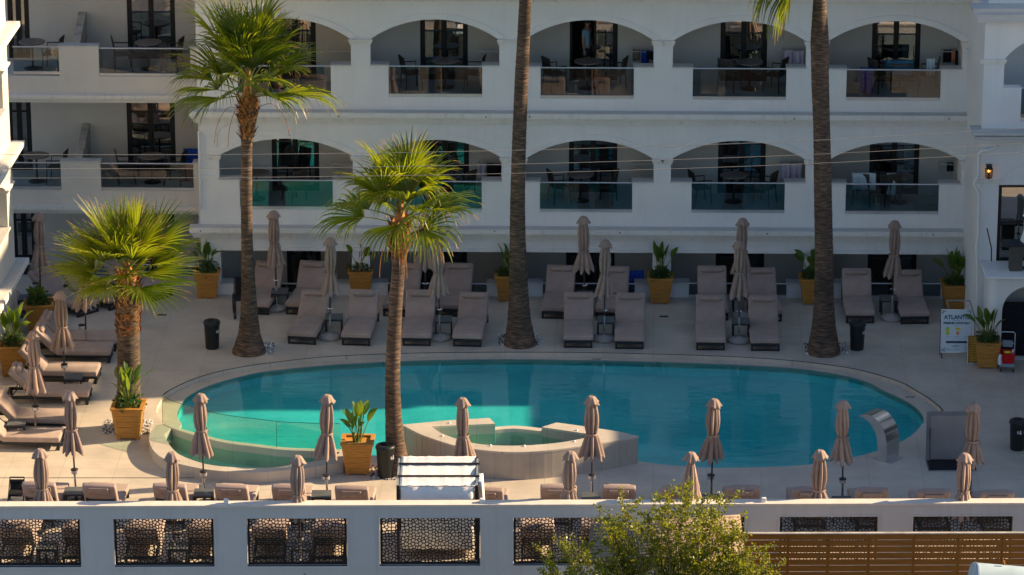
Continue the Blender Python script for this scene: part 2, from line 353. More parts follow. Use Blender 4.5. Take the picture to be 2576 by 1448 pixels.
def tri2d(outer, holes=()):
    vs = []; es = []
    for loop in [outer]+list(holes):
        o = len(vs); n = len(loop)
        vs += [Vector((p[0], p[1])) for p in loop]; es += [(o+i, o+(i+1) % n) for i in range(n)]
    r = delaunay_2d_cdt(vs, es, [], 0, 1e-6)
    V, F = r[0], r[2]; out = []
    for f in F:
        cx = sum(V[i].x for i in f)/len(f); cy = sum(V[i].y for i in f)/len(f)
        if inpoly(cx, cy, outer) and not any(inpoly(cx, cy, h) for h in holes):
            a = area([V[i] for i in f]); out.append(tuple(f) if a > 0 else tuple(f[::-1]))
    return V, out
def slab(mb, outer, z0, z1, holes=(), mi=0, side=None, bottom=True, top=True):
    """horizontal slab of a 2d outline with holes"""
    side = mi if side is None else side
    V, F = tri2d(outer, holes)
    if top: mb.add([(v.x, v.y, z1) for v in V], F, mi)
    if bottom: mb.add([(v.x, v.y, z0) for v in V], [f[::-1] for f in F], side)
    for k, loop in enumerate([ccw(outer)]+[ccw(h)[::-1] for h in holes]):
        n = len(loop)
        vs = [(p[0], p[1], z0) for p in loop]+[(p[0], p[1], z1) for p in loop]
        mb.add(vs, [(i, (i+1) % n, n+(i+1) % n, n+i) for i in range(n)], side)
def wallplate(mb, outer, y0, y1, holes=(), mi=0, side=None):
    """vertical plate in the XZ plane between y0 (front) and y1 (back)"""
    side = mi if side is None else side
    V, F = tri2d(outer, holes)
    mb.add([(v.x, y0, v.y) for v in V], F, mi)
    mb.add([(v.x, y1, v.y) for v in V], [f[::-1] for f in F], mi)
    for loop in [ccw(outer)[::-1]]+[ccw(h) for h in holes]:
        n = len(loop)
        vs = [(p[0], y0, p[1]) for p in loop]+[(p[0], y1, p[1]) for p in loop]
        mb.add(vs, [(i, (i+1) % n, n+(i+1) % n, n+i) for i in range(n)], side)
def smoothpts(P, k=6, closed=False):
    """Catmull-Rom through points"""
    P = [Vector(p) for p in P]; n = len(P); out = []
    rng = range(n) if closed else range(n-1)
    for i in rng:
        a = P[(i-1) % n] if closed or i > 0 else P[0]; b = P[i]; c = P[(i+1) % n]; d = P[(i+2) % n] if closed or i+2 < n else P[-1]
        for j in range(k):
            t = j/k
            out.append(0.5*((2*b)+(c-a)*t+(2*a-5*b+4*c-d)*t*t+(3*b-a-3*c+d)*t**3))
    if not closed: out.append(P[-1])
    return out
def struct(name, mb, m): return tag(mb.build(name, m), kind='structure')

# ================================================================== GROUND, DECK, POOL
mb = MB(); mb.add([(-900, -130, -3.6), (900, -130, -3.6), (900, 900, -3.6), (-900, 900, -3.6)], [(0, 1, 2, 3)]); struct('ground', mb, M['street'])
ring_out = [(413, 995), (426, 984.4), (467.5, 963.6), (509, 948), (551, 936.5), (613, 924), (671, 915.7), (810, 900), (976.6, 891.7), (1130, 888.6), (1287, 887.6), (1454, 888.3), (1621, 891.6), (1787.6, 896.6), (1931, 904), (2031.6, 913), (2131.6, 926.6), (2198, 941.6), (2265, 963), (2295, 979.6), (2331.6, 1001), (2361.6, 1024.6), (2370, 1036)]
left_out = [(411, 1061.5), (401, 1053), (392.5, 1036.5), (396.7, 1019.9)]
water_px = [(457, 1070), (447.7, 1055), (446.7, 1038.6), (455, 1020), (478, 997), (530, 972), (603, 951), (671, 937.5), (810, 923), (976.6, 913), (1143.6, 908), (1287, 907), (1454, 909), (1621, 912.6), (1787, 918), (1931, 924.6), (2031.6, 933), (2131.6, 949.6), (2185, 965.6), (2221.6, 984.6), (2265, 1004.6), (2298.6, 1024.6), (2318.6, 1044.6), (2323.6, 1061), (2318.6, 1081), (2298.6, 1104.6), (2265, 1126), (2215, 1146), (2132, 1168), (2032, 1183), (1932, 1189), (1788, 1191), (1688, 1184.6), (1606, 1174.6)]
weir_px = [(410, 1061), (450, 1077), (493, 1089.6), (567, 1108), (644, 1118), (711, 1126), (794, 1129.6), (857, 1131)]
curbo_px = [(376.7, 1091), (375, 1108), (387, 1134.6), (413, 1154.6), (453, 1168), (517, 1181), (577, 1187), (644, 1189.6), (711, 1184.6), (777, 1178), (862, 1163.6)]
curbi_px = [(413, 1093), (423, 1114.6), (447, 1141), (493, 1161), (550, 1173), (644, 1178), (694, 1174.6), (760, 1166), (839, 1152)]
WZ = -0.13; FLOOR = -0.42; CZ = 0.26
ringW = [G(*p) for p in ring_out]; leftW = [G(*p) for p in left_out]
waterW = [G(p[0], p[1], WZ) for p in water_px]
ringS = smoothpts(ringW, 5); waterS = smoothpts(waterW, 5)
frontdeck = [p for p in waterS if p.y < G(2323, 1066).y and p.x > 0]
weirW = smoothpts([G(p[0], p[1], CZ) for p in weir_px], 5)
curbo = smoothpts([G(p[0], p[1], CZ) for p in curbo_px], 4); curbi = smoothpts([G(p[0], p[1], CZ) for p in curbi_px], 4)
cut_spa = [G(1500, 1150), G(1300, 1165), G(1120, 1150), G(1020, 1152), G(985, 1150), G(938, 1146)]
curb_mid = [(a*0.75+b*0.25) for a, b in zip(smoothpts([G(p[0], p[1], CZ) for p in curbo_px], 1), smoothpts([G(p[0], p[1], CZ) for p in [curbi_px[0]]+curbi_px+[curbi_px[-1]]], 1))]
hole = [Vector(p).to_2d() for p in ringS] + [Vector(p).to_2d() for p in frontdeck] + [p.to_2d() for p in cut_spa] + [Vector(p).to_2d() for p in curb_mid[::-1]] + [p.to_2d() for p in leftW]
DX = 18; DECK_FRONT = -19.0
deck_outer = [(-DX, DECK_FRONT), (DX, DECK_FRONT), (DX, -0.95), (0, -0.61), (-7.7, -0.47), (-7.7, 0.98), (-DX, 1.1)]
mb = MB(); slab(mb, [Vector(p) for p in deck_outer], -0.25, 0.0, [hole]); struct('pool_deck', mb, M['deck'])
m = MB(); rl2 = [Vector((p.x, p.y+0.004)) for p in ringS]
rl3 = []
for i, p in enumerate(rl2):
    t_ = (rl2[min(i+1, len(rl2)-1)]-rl2[max(i-1, 0)]).normalized(); rl3.append(p+Vector((-t_.y, t_.x))*0.035)
slab(m, rl2+rl3[::-1], 0.001, 0.005); struct('drain_channel', m, M['dark'])
# sunken coping ring
ws_back = [p for p in waterS if not (p.y < G(2323, 1066).y and p.x > 0)]
mb = MB()
cop = [p.to_2d() for p in ringS] + [Vector(p).to_2d() for p in ws_back[::-1]] + [G(440, 1090).to_2d()] + [G(405, 1090).to_2d()] + [p.to_2d() for p in leftW]
# widen outer a little under the deck edge
slab(mb, cop, -0.24, -0.10, side=0); struct('pool_coping', mb, M['coping'])
# basin
mb = MB(); wl = [p.to_2d() for p in waterS] + [G(1500, 1150).to_2d(), G(1300, 1165).to_2d(), G(1120, 1150).to_2d(), G(1020, 1155).to_2d(), G(938, 1148).to_2d(), G(870, 1146).to_2d()] + [p.to_2d() for p in weirW[::-1]]
V, F = tri2d(wl); mb.add([(v.x, v.y, FLOOR) for v in V], F)
lp = ccw(wl); n = len(lp); mb.add([(p.x, p.y, FLOOR) for p in lp]+[(p.x, p.y, -0.101) for p in lp], [((i+1) % n, i, n+i, n+(i+1) % n) for i in range(n)])
struct('pool_basin', mb, M['basin'])
mb = MB(); mb.add([(v.x, v.y, WZ) for v in V], F); struct('pool_water', mb, M['water'])
# weir wall, lower pool, curb
mb = MB()
off = [Vector((p.x, p.y-0.16, 0)) for p in weirW]
slab(mb, [p.to_2d() for p in weirW]+[p.to_2d() for p in off[::-1]], -0.7, CZ)
tag(mb.build('weir_wall', M['coping']), 'low curved tiled weir wall carrying the glass fence', 'wall')
mb = MB(); co = [p.to_2d() for p in curbo]; ci = [p.to_2d() for p in curbi]
slab(mb, co+ci[::-1], -0.05, CZ)
slab(mb, [co[0], ci[0], G(430, 1078, CZ).to_2d(), weirW[0].to_2d()+Vector((-0.02, -0.17)), G(392, 1070, CZ).to_2d()], -0.05, CZ-0.003)
slab(mb, [co[-1]+Vector((0, -0.02)), G(880, 1158, CZ).to_2d(), G(895, 1147, CZ).to_2d(), G(866, 1131, CZ).to_2d(), weirW[-1].to_2d(), off[-1].to_2d()+Vector((0, 0.02)), ci[-1]], -0.05, CZ-0.003)
tag(mb.build('pool_curb', M['coping']), 'raised tiled curb around the small crescent pool', 'curb')
mb = MB(); lo = ci + [p.to_2d()+Vector((0, 0.05)) for p in off[::-1]]
V2, F2 = tri2d(lo); mb.add([(v.x, v.y, -0.22) for v in V2], F2); struct('small_pool_floor', mb, M['basin2'])
mb = MB(); mb.add([(v.x, v.y, 0.09) for v in V2], F2); struct('small_pool_water', mb, M['spawater'])
# lawn-free drain line on deck
mb = MB(); a = G(0, 1203); b = G(500, 1203)
mb.b2(a.x-3, b.x+2, a.y-0.012, a.y+0.012, 0.001, 0.005); struct('drain_line', mb, M['dark'])
for k, (px, py) in enumerate([(408, 793), (1453, 788), (1670, 797), (2215, 940), (2290, 990), (1500, 895)]):
    c = G(px, py); m = MB(); zz = 0.001 if py < 880 else -0.099
    m.b2(c.x-0.11, c.x+0.11, c.y-0.05, c.y+0.05, zz, zz+0.006); o = m.build('floor_grate', M['steel'] if py > 880 else M['dark'])
    tag(o, ['small dark floor grate left of the tall left palm', 'small dark floor grate behind the third poolside umbrella', 'small dark floor grate in the back deck right of the third umbrella', 'small metal skimmer plate on the coping near the right palm', 'white square skimmer plate on the right pool coping', 'small metal plate on the far pool coping centre'][k], 'grate')
# glass fence on the weir
gf = empty('glass_pool_fence', (0, 0, 0), 0, 'frameless clear glass fence on the curved weir of the pool', 'fence')
cl = [p for p in weirW]
segs = [(0, 11), (11, 24), (24, 35)]
for a, b in segs:
    pts = cl[a:min(b+1, len(cl))]
    if len(pts) < 2: continue
    m = MB(); q = [(p.x, p.y-0.06) for p in pts]
    q2 = [(p.x, p.y-0.072) for p in pts]
    slab(m, [Vector(p) for p in q]+[Vector(p) for p in q2[::-1]], CZ+0.002, CZ+0.63)
    g = m.build('glass_panel', M['poolglass'], gf)
    e = MB(); e.tube([(p[0], p[1]-0.006, CZ+0.635) for p in q], 0.007, 5); e.tube([(q[0][0], q[0][1], CZ), (q[0][0], q[0][1], CZ+0.63)], 0.006, 5)
    e.build('panel_edge', M['edgeglass'], g)

# ------------------------------------------------------------------ raised hot tub
SZ = 0.66
so = [(1011, 1069), (1125, 1058), (1230.8, 1052), (1245.7, 1066.4)]
outer_front = [(1606.6, 1098), (1515, 1114.5), (1455, 1124), (1369, 1134.5), (1297, 1138), (1225.6, 1134), (1154, 1123.6), (1082, 1102), (1045, 1087)]
inner = [(1085.3, 1073.5), (1111, 1090.7), (1151, 1105), (1197, 1116.5), (1254, 1121.4), (1311.6, 1121.4), (1369, 1118), (1426, 1111.3), (1478, 1101)]
arm = [(1363, 1075), (1400, 1063.5), (1476.6, 1074), (1562, 1087)]
g2 = lambda L, z=SZ: [G(p[0], p[1], z).to_2d() for p in L]
spa = empty('hot_tub', G(1300, 1165), 0, 'raised stone clad hot tub at the near edge of the pool', 'hot tub')
spao = lambda o: setattr(o, 'parent', spa) or setattr(o, 'matrix_parent_inverse', Matrix.Translation(-spa.location)) or o
fr = [p.to_2d() for p in smoothpts([G(p[0], p[1], SZ) for p in outer_front], 4)]
inn = [p.to_2d() for p in smoothpts([G(p[0], p[1], SZ) for p in inner], 4)]
topoly = g2(so) + inn + g2([(1478, 1092)]) + g2(arm) + fr
mb = MB(); slab(mb, topoly, SZ-0.045, SZ); spao(mb.build('rim', M['spatop']))
cen = sum(topoly, Vector((0, 0)))/len(topoly)
def shrink(P, d): return [p + (cen-p).normalized()*d for p in P]
# cladding: wall faces vertical follow outline slightly inset; separate material with vertical joints from UVless brick in XY is wrong for walls -> use strips
walls = g2(so)+inn+g2([(1478, 1092)])+g2(arm)+fr
W = ccw(walls)
mb = MB(); n = len(W)
def inset_poly(P, d):
    P = ccw(P); n = len(P); out = []
    for i in range(n):
        a, b, c = P[i-1], P[i], P[(i+1) % n]
        e1 = (b-a); e2 = (c-b)
        if e1.length < 1e-6 or e2.length < 1e-6: out.append(b.copy()); continue
        n1 = Vector((-e1.y, e1.x)).normalized(); n2 = Vector((-e2.y, e2.x)).normalized()
        k = n1+n2; k = k/max(0.35, k.length_squared)*2 if k.length > 1e-6 else n1
        out.append(b+k*d*0.5*1.0)
    return out
Wi = inset_poly(walls, 0.012)
mb.add([(p.x, p.y, -0.7) for p in Wi]+[(p.x, p.y, SZ-0.045) for p in Wi], [(i, (i+1) % n, n+(i+1) % n, n+i) for i in range(n)])
spao(mb.build('wall', M['spa']))
mb = MB()
# joint lines on the curved front as slim recessed-looking battens
acc = 0; last = fr[0]
for i in range(1, len(fr)):
    d = (fr[i]-fr[i-1]).length; k = max(1, int(round(d/0.03)))
    for j in range(k):
        p = fr[i-1].lerp(fr[i], j/k); acc += d/k
        if acc > 0.30:
            acc = 0; t = (fr[i]-fr[i-1]).normalized(); nn = Vector((-t.y, t.x)); nn = nn if nn.y < 0 else -nn
            q = p - nn*0.009
            mb.box((q.x, q.y, 0.3), (0.004, 0.007, 0.62), rot=Matrix.Rotation(math.atan2(t.y, t.x), 3, 'Z'))
spao(mb.build('cladding_joint', mat('joint', (0.26, 0.24, 0.21), 0.9)))
mb = MB(); backin = [G(1245.7, 1068, SZ).to_2d(), G(1300, 1076, 0.5).to_2d(), G(1363, 1077, SZ).to_2d()]
bw = [p.to_2d() for p in smoothpts([G(1246, 1082, 0.5), G(1300, 1079, 0.5), G(1363, 1086, 0.5)], 6)]
bo = [p.to_2d() for p in smoothpts([G(1246, 1074.5, 0.5), G(1300, 1071.5, 0.5), G(1363, 1078, 0.5)], 6)]
slab(mb, bo+bw[::-1], -0.7, 0.5); spao(mb.build('overflow_weir', M['spatop']))
wp = inset_poly([G(1078, 1068, SZ).to_2d(), G(1246, 1061, SZ).to_2d()] + bw + [G(1363, 1070, SZ).to_2d(), G(1490, 1088, SZ).to_2d()] + [p for p in inn[::-1]], -0.02)
V3, F3 = tri2d(wp)
mb = MB(); mb.add([(v.x, v.y, 0.42) for v in V3], F3); spao(mb.build('water', M['spawater']))
mb = MB(); mb.add([(v.x, v.y, 0.10) for v in V3], F3)
spao(mb.build('tub_floor', M['basin2']))
for p in [(1131, 1065), (1113, 1098), (1234, 1122.5), (1319, 1123.5), (1445, 1112), (1451, 1084)]:
    q = G(p[0], p[1], SZ); m = MB(); m.lathe([(0.03, 0), (0.03, 0.012), (0.022, 0.03), (0.0, 0.035)], 10, (q.x, q.y, SZ)); spao(m.build('button_light', M['white']))

# ================================================================== MAIN HOTEL FACADE
FM = Frame((0, -0.7, 0), -R(1.07))
hotel = empty('hotel_building', FM.loc, FM.rot, 'long white stucco hotel with arched balconies behind the pool', 'building')
def H(px, py, off=0): return FM.hit(px, py, off)
bays = {  # xl, xr, spring, apex, parapet, rail l, rail r, rail top, bottom
 2: [(556, 882, 95, 47, 165, 597, 832, 167, 243), (931, 1256, 97, 49, 166, 977, 1213, 169, 245), (1318, 1645, 99, 51, 170, 1360, 1595, 172, 249), (1693, 2029, 101, 53.5, 172, 1743, 1979, 175, 252), (2082, 2423, 103, 53.5, 175, 2130, 2368, 177, 254)],
 1: [(550, 887, 389, 349, 453, 602, 837, 457, 528), (937, 1262, 393, 352, 456, 976, 1212, 460, 533), (1322, 1645, 397, 353, 459, 1358, 1591, 462, 535), (1688, 2028, 399, 354.5, 460, 1740, 1975, 464, 537), (2084, 2419, 401, 358, 463, 2128, 2363, 466, 540)]}
XL, XR = H(500, 400)[0], H(2443, 400)[0]
ztop = H(1288, -260)[1]
holes = []; arches = []
for fl in (1, 2):
    for b in bays[fl]:
        xl, zs = H(b[0], b[2]); xr, _ = H(b[1], b[2]); zs = H((b[0]+b[1])/2, b[2]+3)[1]
        za = H((b[0]+b[1])/2, b[3])[1]; zp = H((b[0]+b[1])/2, b[4])[1]
        rl = H(b[5], b[7])[0]; rr = H(b[6], b[7])[0]; zb = H((b[5]+b[6])/2, b[8])[1]
        h = za-zs; wd = xr-xl; rad = (h*h+wd*wd/4)/(2*h); cx = (xl+xr)/2; cz = za-rad
        a0 = math.asin((wd/2)/rad)
        arc = [(cx+rad*math.sin(a0*(1-2*i/24)), cz+rad*math.cos(a0*(1-2*i/24))) for i in range(25)]
        holes.append([Vector(p) for p in [(xl, zp), (rl, zp), (rl, zb), (rr, zb), (rr, zp), (xr, zp)]+arc])
        arches.append((fl, xl, xr, zs, za, zp, rl, rr, zb, cx, cz, rad, a0))
zbeam = H(1288, 633)[1]
g_op = [(555, 885), (930, 1270), (1320, 1642), (1688, 2024), (2072, 2412)]
ghole = []
for a, b in g_op:
    x0 = H(a, 640)[0]; x1 = H(b, 640)[0]
    ra = H(a+45, 715)[0]; rb = H(b-45, 715)[0]; zp = H((a+b)/2, 714)[1]
    ghole.append((x0, x1, ra, rb, zp)); holes.append([Vector(p) for p in [(x0, zp), (ra, zp), (ra, -0.02), (rb, -0.02), (rb, zp), (x1, zp), (x1, zbeam), (x0, zbeam)]])
mb = MB(); T = 0.30
wallplate(mb, [Vector(p) for p in [(XL, -1.0), (XR, -1.0), (XR, ztop), (XL, ztop)]], 0, T, holes)
mb.b2(XL, XL+0.25, T, 1.6, -1.0, ztop)
mb.build('facade_wall', M['stucco'], hotel)
# arch mouldings, capitals
for (fl, xl, xr, zs, za, zp, rl, rr, zb, cx, cz, rad, a0) in arches:
    m = MB(); n = 24; r0, r1 = rad+0.001, rad+0.15
    a1 = math.asin(min(1, ((xr-xl)/2+0.17)/r1))
    pts = []
    for i in range(n+1):
        t = a0*(1-2*i/n); t1 = a1*(1-2*i/n)
        pts += [(cx+r0*math.sin(t), -0.022, cz+r0*math.cos(t)), (cx+r1*math.sin(t1), -0.022, cz+r1*math.cos(t1)), (cx+r1*math.sin(t1), 0.01, cz+r1*math.cos(t1)), (cx+r0*math.sin(t), 0.01, cz+r0*math.cos(t))]
    m.add(pts, [(4*i+a, 4*i+(a+1) % 4, 4*i+4+(a+1) % 4, 4*i+4+a) for i in range(n) for a in range(4)])
    m.build('arch_moulding', M['stucco'], hotel)
    for sx, x in ((-1, xl), (1, xr)):
        m = MB(); w_ = 0.24
        c = x - sx*0.02 + sx*w_/2
        m.box((c, -0.01, zs-0.02), (w_+0.07, 0.12, 0.05)); m.box((c, -0.005, zs-0.065), (w_+0.04, 0.09, 0.04)); m.box((c, 0.0, zs-0.105), (w_+0.015, 0.06, 0.035))
        m.build('capital', M['cornice'], hotel)
    m = MB(); m.box(((xl+rl)/2, 0.14, zp+0.012), (rl-xl+0.03, 0.36, 0.03)); m.build('parapet_cap', M['ledge'], hotel)
    m = MB(); m.box(((xr+rr)/2, 0.14, zp+0.012), (xr-rr+0.03, 0.36, 0.03)); m.build('parapet_cap', M['ledge'], hotel)
# cornices
def cornice(px_top, px_bot, name='cornice', off=0.0, xa=489, xb=2446, steps=(0.30, 0.24, 0.14, 0.08), par=None, dirty=True):
    za = H(1288, px_top, off)[1]; zb_ = H(1288, px_bot, off)[1]; h = za-zb_
    x0 = H(xa, px_top, off)[0]; x1 = H(xb, px_top, off)[0]; m = MB(); z = za
    for i, (s_, fr_) in enumerate(zip(steps, (0.36, 0.16, 0.26, 0.22))):
        e = s_*0.35
        m.b2(x0-(e if i else e), x1+e, off-s_, off+0.01, z-h*fr_, z); z -= h*fr_
    m.b2(x0-0.1, x1+0.1, off-steps[0]*0.96, off+0.012, za+0.001, za+0.012, 1)
    return m.build(name, [M['cornice'], M['ledge']], hotel)
cornice(279, 311); cornice(570, 601); cornice(-20, 5, steps=(0.45, 0.3, 0.2, 0.1))
m = MB(); z = H(1288, 634)[1]; m.b2(XL, XR, -0.03, 0.0, z, z+0.09); z1 = H(1288, 604)[1]
m.build('beam_trim', M['stucco'], hotel)
for (px, py) in [(852, 290), (1223, 292), (1332, 291), (1998, 296), (2387, 297), (505, 578), (1244, 579), (1559, 583), (2347, 587), (1930, 585)]:
    x, z = H(px, py, -0.25); m = MB(); m.tube([(x, -0.22, z), (x, -0.34, z-0.02)], 0.014, 8); m.build('drain_spout', M['dark'], hotel)
for P_ in ([(578, 2), (577, 9), (556, 20), (546, 34), (546, 62)], [(576, 303), (575, 311), (554, 322), (546, 338), (546, 370)]):
    m = MB(); m.tube([(H(x, y)[0], -0.004, H(x, y)[1]) for x, y in P_], 0.014, 6); m.build('panel_moulding', M['cornice'], hotel)
# slabs, back walls, ceiling, partitions
DB = 1.75
zf = {0: -0.72}
for fl in (1, 2): zf[fl] = sum(a[8] for a in arches if a[0] == fl)/5 - 0.04
zf[3] = zf[2]+ (zf[2]-zf[1])
for k in (1, 2, 3):
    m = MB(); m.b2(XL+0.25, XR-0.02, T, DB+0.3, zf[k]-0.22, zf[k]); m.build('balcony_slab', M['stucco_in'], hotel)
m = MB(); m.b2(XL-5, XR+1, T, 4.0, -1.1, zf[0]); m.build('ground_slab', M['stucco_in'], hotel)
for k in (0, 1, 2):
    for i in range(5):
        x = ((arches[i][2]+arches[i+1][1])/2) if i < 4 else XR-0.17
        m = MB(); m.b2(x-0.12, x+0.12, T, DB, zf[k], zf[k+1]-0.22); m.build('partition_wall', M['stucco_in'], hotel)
doorpx = {2: [(690, 795), (1057, 1177), (1433, 1554), (1812, 1930), (2193, 2315)], 1: [(684, 803), (1060, 1180), (1431, 1553), (1806, 1926), (2187, 2312)], 0: [(722, 808), (1058, 1175), (1424, 1546), (1800, 1922), (2182, 2305)]}
def curtain(x0, x1, y, z0, z1, m_, par, seed=0):
    r = random.Random(seed); n = 28; vs = []; 
    for i in range(n+1):
        x = x0+(x1-x0)*i/n; yy = y+0.03*math.sin(i*1.7+seed)+r.uniform(-0.008, 0.008)
        vs += [(x, yy, z0), (x, yy, z1)]
    mbb = MB(); mbb.add(vs, [(2*i, 2*i+2, 2*i+3, 2*i+1) for i in range(n)], 0, True)
    k = len(vs); mbb.add([(v[0], v[1]+0.006, v[2]) for v in vs], [(2*i+1, 2*i+3, 2*i+2, 2*i) for i in range(n)], 0, True)
    return mbb.build('curtain', m_, par)
def door(parent, x0, x1, z0, z1, y, openleft=False, seed=0):
    """double french door: frame with two glazed leaves"""
    f = MB(); t = 0.06
    f.b2(x0, x0+t, y-0.02, y+0.08, z0, z1); f.b2(x1-t, x1, y-0.02, y+0.08, z0, z1); f.b2(x0+t, x1-t, y-0.02, y+0.08, z1-t, z1)
    d = f.build('door', M['frame'], parent); xm = (x0+x1)/2
    for a, b, sgn in ((x0+t, xm-0.004, 1), (xm+0.004, x1-t, -1)):
        l = MB(); s_ = 0.065; zz = z0+(z1-z0)*0.70; op = openleft and sgn == 1
        l.b2(a, a+s_, y, y+0.05, z0, z1-t); l.b2(b-s_, b, y, y+0.05, z0, z1-t); l.b2(a+s_, b-s_, y, y+0.05, z0, z0+0.14); l.b2(a+s_, b-s_, y, y+0.05, z1-t-0.08, z1-t); l.b2(a+s_, b-s_, y, y+0.05, zz, zz+0.05)
        if op: continue
        lf = l.build('door_leaf', M['frame'], d)
        g = MB(); g.b2(a+s_, b-s_, y+0.02, y+0.032, z0+0.14, zz); g.b2(a+s_, b-s_, y+0.02, y+0.032, zz+0.05, z1-t-0.08); g.build('glass', M['doorglass'], lf)
    return d
FDH = 2.25
def backwall(par, x0, x1, z0, z1, y, doors, seed):
    hs = [[Vector(p) for p in [(a, z0+0.02), (b, z0+0.02), (b, min(z1-0.05, z0+FDH)), (a, min(z1-0.05, z0+FDH))]] for a, b in doors]
    m = MB(); wallplate(m, [Vector(p) for p in [(x0, z0), (x1, z0), (x1, z1), (x0, z1)]], y, y+0.2, hs)
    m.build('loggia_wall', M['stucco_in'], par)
    rr = random.Random(seed)
    for i, (a, b) in enumerate(doors):
        door(par, a+0.002, b-0.002, z0+0.02, min(z1-0.05, z0+FDH)-0.002, y+0.03, openleft=(seed == 13 and i == 2), seed=i)
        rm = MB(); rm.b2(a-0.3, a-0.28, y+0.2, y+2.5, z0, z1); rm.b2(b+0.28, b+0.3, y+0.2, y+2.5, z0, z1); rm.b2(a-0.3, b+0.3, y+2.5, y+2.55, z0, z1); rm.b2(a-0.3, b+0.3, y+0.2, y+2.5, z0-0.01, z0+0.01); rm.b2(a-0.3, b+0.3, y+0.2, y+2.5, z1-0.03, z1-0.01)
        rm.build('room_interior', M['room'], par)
        c = rr.random(); wd = b-a
        if c < 0.75: curtain(b-wd*rr.uniform(0.25, 0.5), b-0.03, y+0.28, z0+0.03, z0+FDH, M['curtain'] if rr.random() < 0.7 else M['lcurtain'], par, seed+i)
        if c > 0.35: curtain(a+0.03, a+wd*rr.uniform(0.15, 0.3), y+0.28, z0+0.03, z0+FDH, M['curtain'], par, seed+i+7)
for k in (0, 1, 2):
    ds = []
    for (a, b) in doorpx[k]:
        yy = {2: 120, 1: 410, 0: 680}[k]
        ds.append((H(a, yy, DB)[0], H(b, yy, DB)[0]))
    backwall(hotel, XL+0.25, XR-0.05, zf[k], zf[k+1]-0.22, DB, ds, 11+k)
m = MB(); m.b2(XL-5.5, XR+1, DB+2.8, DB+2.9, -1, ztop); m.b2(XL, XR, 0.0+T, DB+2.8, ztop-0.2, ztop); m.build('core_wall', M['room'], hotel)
# railings
def railing(par, x0, x1, z0, z1, y):
    m = MB(); m.tube([(x0, y, z1), (x1, y, z1)], 0.022, 8); r = m.build('balcony_railing', M['alu'], par)
    m = MB(); m.b2(x0+0.005, x1-0.005, y-0.006, y+0.006, z0+0.07, z1-0.02); m.build('glass', M['railglass'], r)
    m = MB(); m.b2(x0, x1, y-0.04, y+0.03, z0, z0+0.075); m.build('channel', M['alu'], r)
for (fl, xl, xr, zs, za, zp, rl, rr, zb, *_r) in arches: railing(hotel, rl+0.002, rr-0.002, zb+0.002, zp-0.03, 0.06)
for (x0, x1, ra, rb, zp) in ghole:
    railing(hotel, ra+0.002, rb-0.002, -0.018, zp-0.02, 0.06)
    m = MB(); m.box(((x0+ra)/2, 0.13, zp+0.012), (ra-x0+0.03, 0.4, 0.03)); m.build('parapet_cap', M['ledge'], hotel)
    m = MB(); m.box(((x1+rb)/2, 0.13, zp+0.012), (x1-rb+0.03, 0.4, 0.03)); m.build('parapet_cap', M['ledge'], hotel)

# ---- recessed left section
OL = 1.45; DBL = OL+1.9
def HL(px, py): return FM.hit(px, py, OL)
m = MB(); xA = HL(-20, 300)[0]; xB = XL+0.02
parts = {2: dict(fas=(193, 243), cor=(236, 257), blocks=[(147, 247, 118), (478, 512, 121)], rails=[(30, 147, 121, 190), (247, 478, 125, 195)]),
         1: dict(fas=(480, 522), cor=(516, 536), blocks=[(152, 252, 408), (486, 512, 411)], rails=[(30, 152, 413, 479), (252, 486, 415, 482)])}
for k, d in parts.items():
    za = HL(260, d['fas'][0])[1]; zb_ = HL(260, d['fas'][1])[1]
    m.b2(xA, xB, OL, OL+0.25, zb_, za)
    for (a, b, t) in d['blocks']:
        m.b2(HL(a, t)[0], min(xB, HL(b, t)[0]), OL+0.002, OL+0.24, za-0.01, HL(a, t)[1])
        mm = MB(); mm.b2(HL(a, t)[0]-0.015, min(xB, HL(b, t)[0]+0.015), OL-0.02, OL+0.27, HL(a, t)[1], HL(a, t)[1]+0.03); mm.build('parapet_cap', M['ledge'], hotel)
    zc = HL(260, d['cor'][0])[1]; zd = HL(260, d['cor'][1])[1]; hh = zc-zd
    mm = MB(); mm.b2(xA, xB+0.1, OL-0.2, OL, zc-hh*0.4, zc); mm.b2(xA, xB+0.1, OL-0.14, OL, zc-hh*0.62, zc-hh*0.4); mm.b2(xA, xB+0.1, OL-0.07, OL, zd, zc-hh*0.62); mm.build('cornice', M['cornice'], hotel)
    for (a, b, t, bt) in d['rails']: railing(hotel, HL(a, t)[0]+0.002, HL(b, t)[0]-0.002, HL(a, bt)[1]+0.01, HL((a+b)/2, t)[1], OL+0.1)
m.build('balcony_front', M['stucco_w'], hotel)
zl = {0: -0.72, 1: HL(260, 482)[1]-0.05, 2: HL(260, 195)[1]-0.05}; zl[3] = zl[2]+(zl[2]-zl[1])
for k in (1, 2, 3):
    m = MB(); m.b2(xA, xB-0.002, OL+0.25, DBL+0.3, zl[k]-0.22, zl[k]); m.build('balcony_slab', M['stucco_in'], hotel)
HD = lambda px, py: FM.hit(px, py, DBL)
for k, dd in {2: [(20, 74), (320, 441)], 1: [(20, 80), (320, 441)], 0: [(30, 92), (330, 440)]}.items():
    yy = {2: 60, 1: 340, 0: 600}[k]
    backwall(hotel, xA, xB-0.004, zl[k], zl[k+1]-0.22, DBL, [(HD(a, yy)[0], HD(b, yy)[0]) for a, b in dd], 30+k)
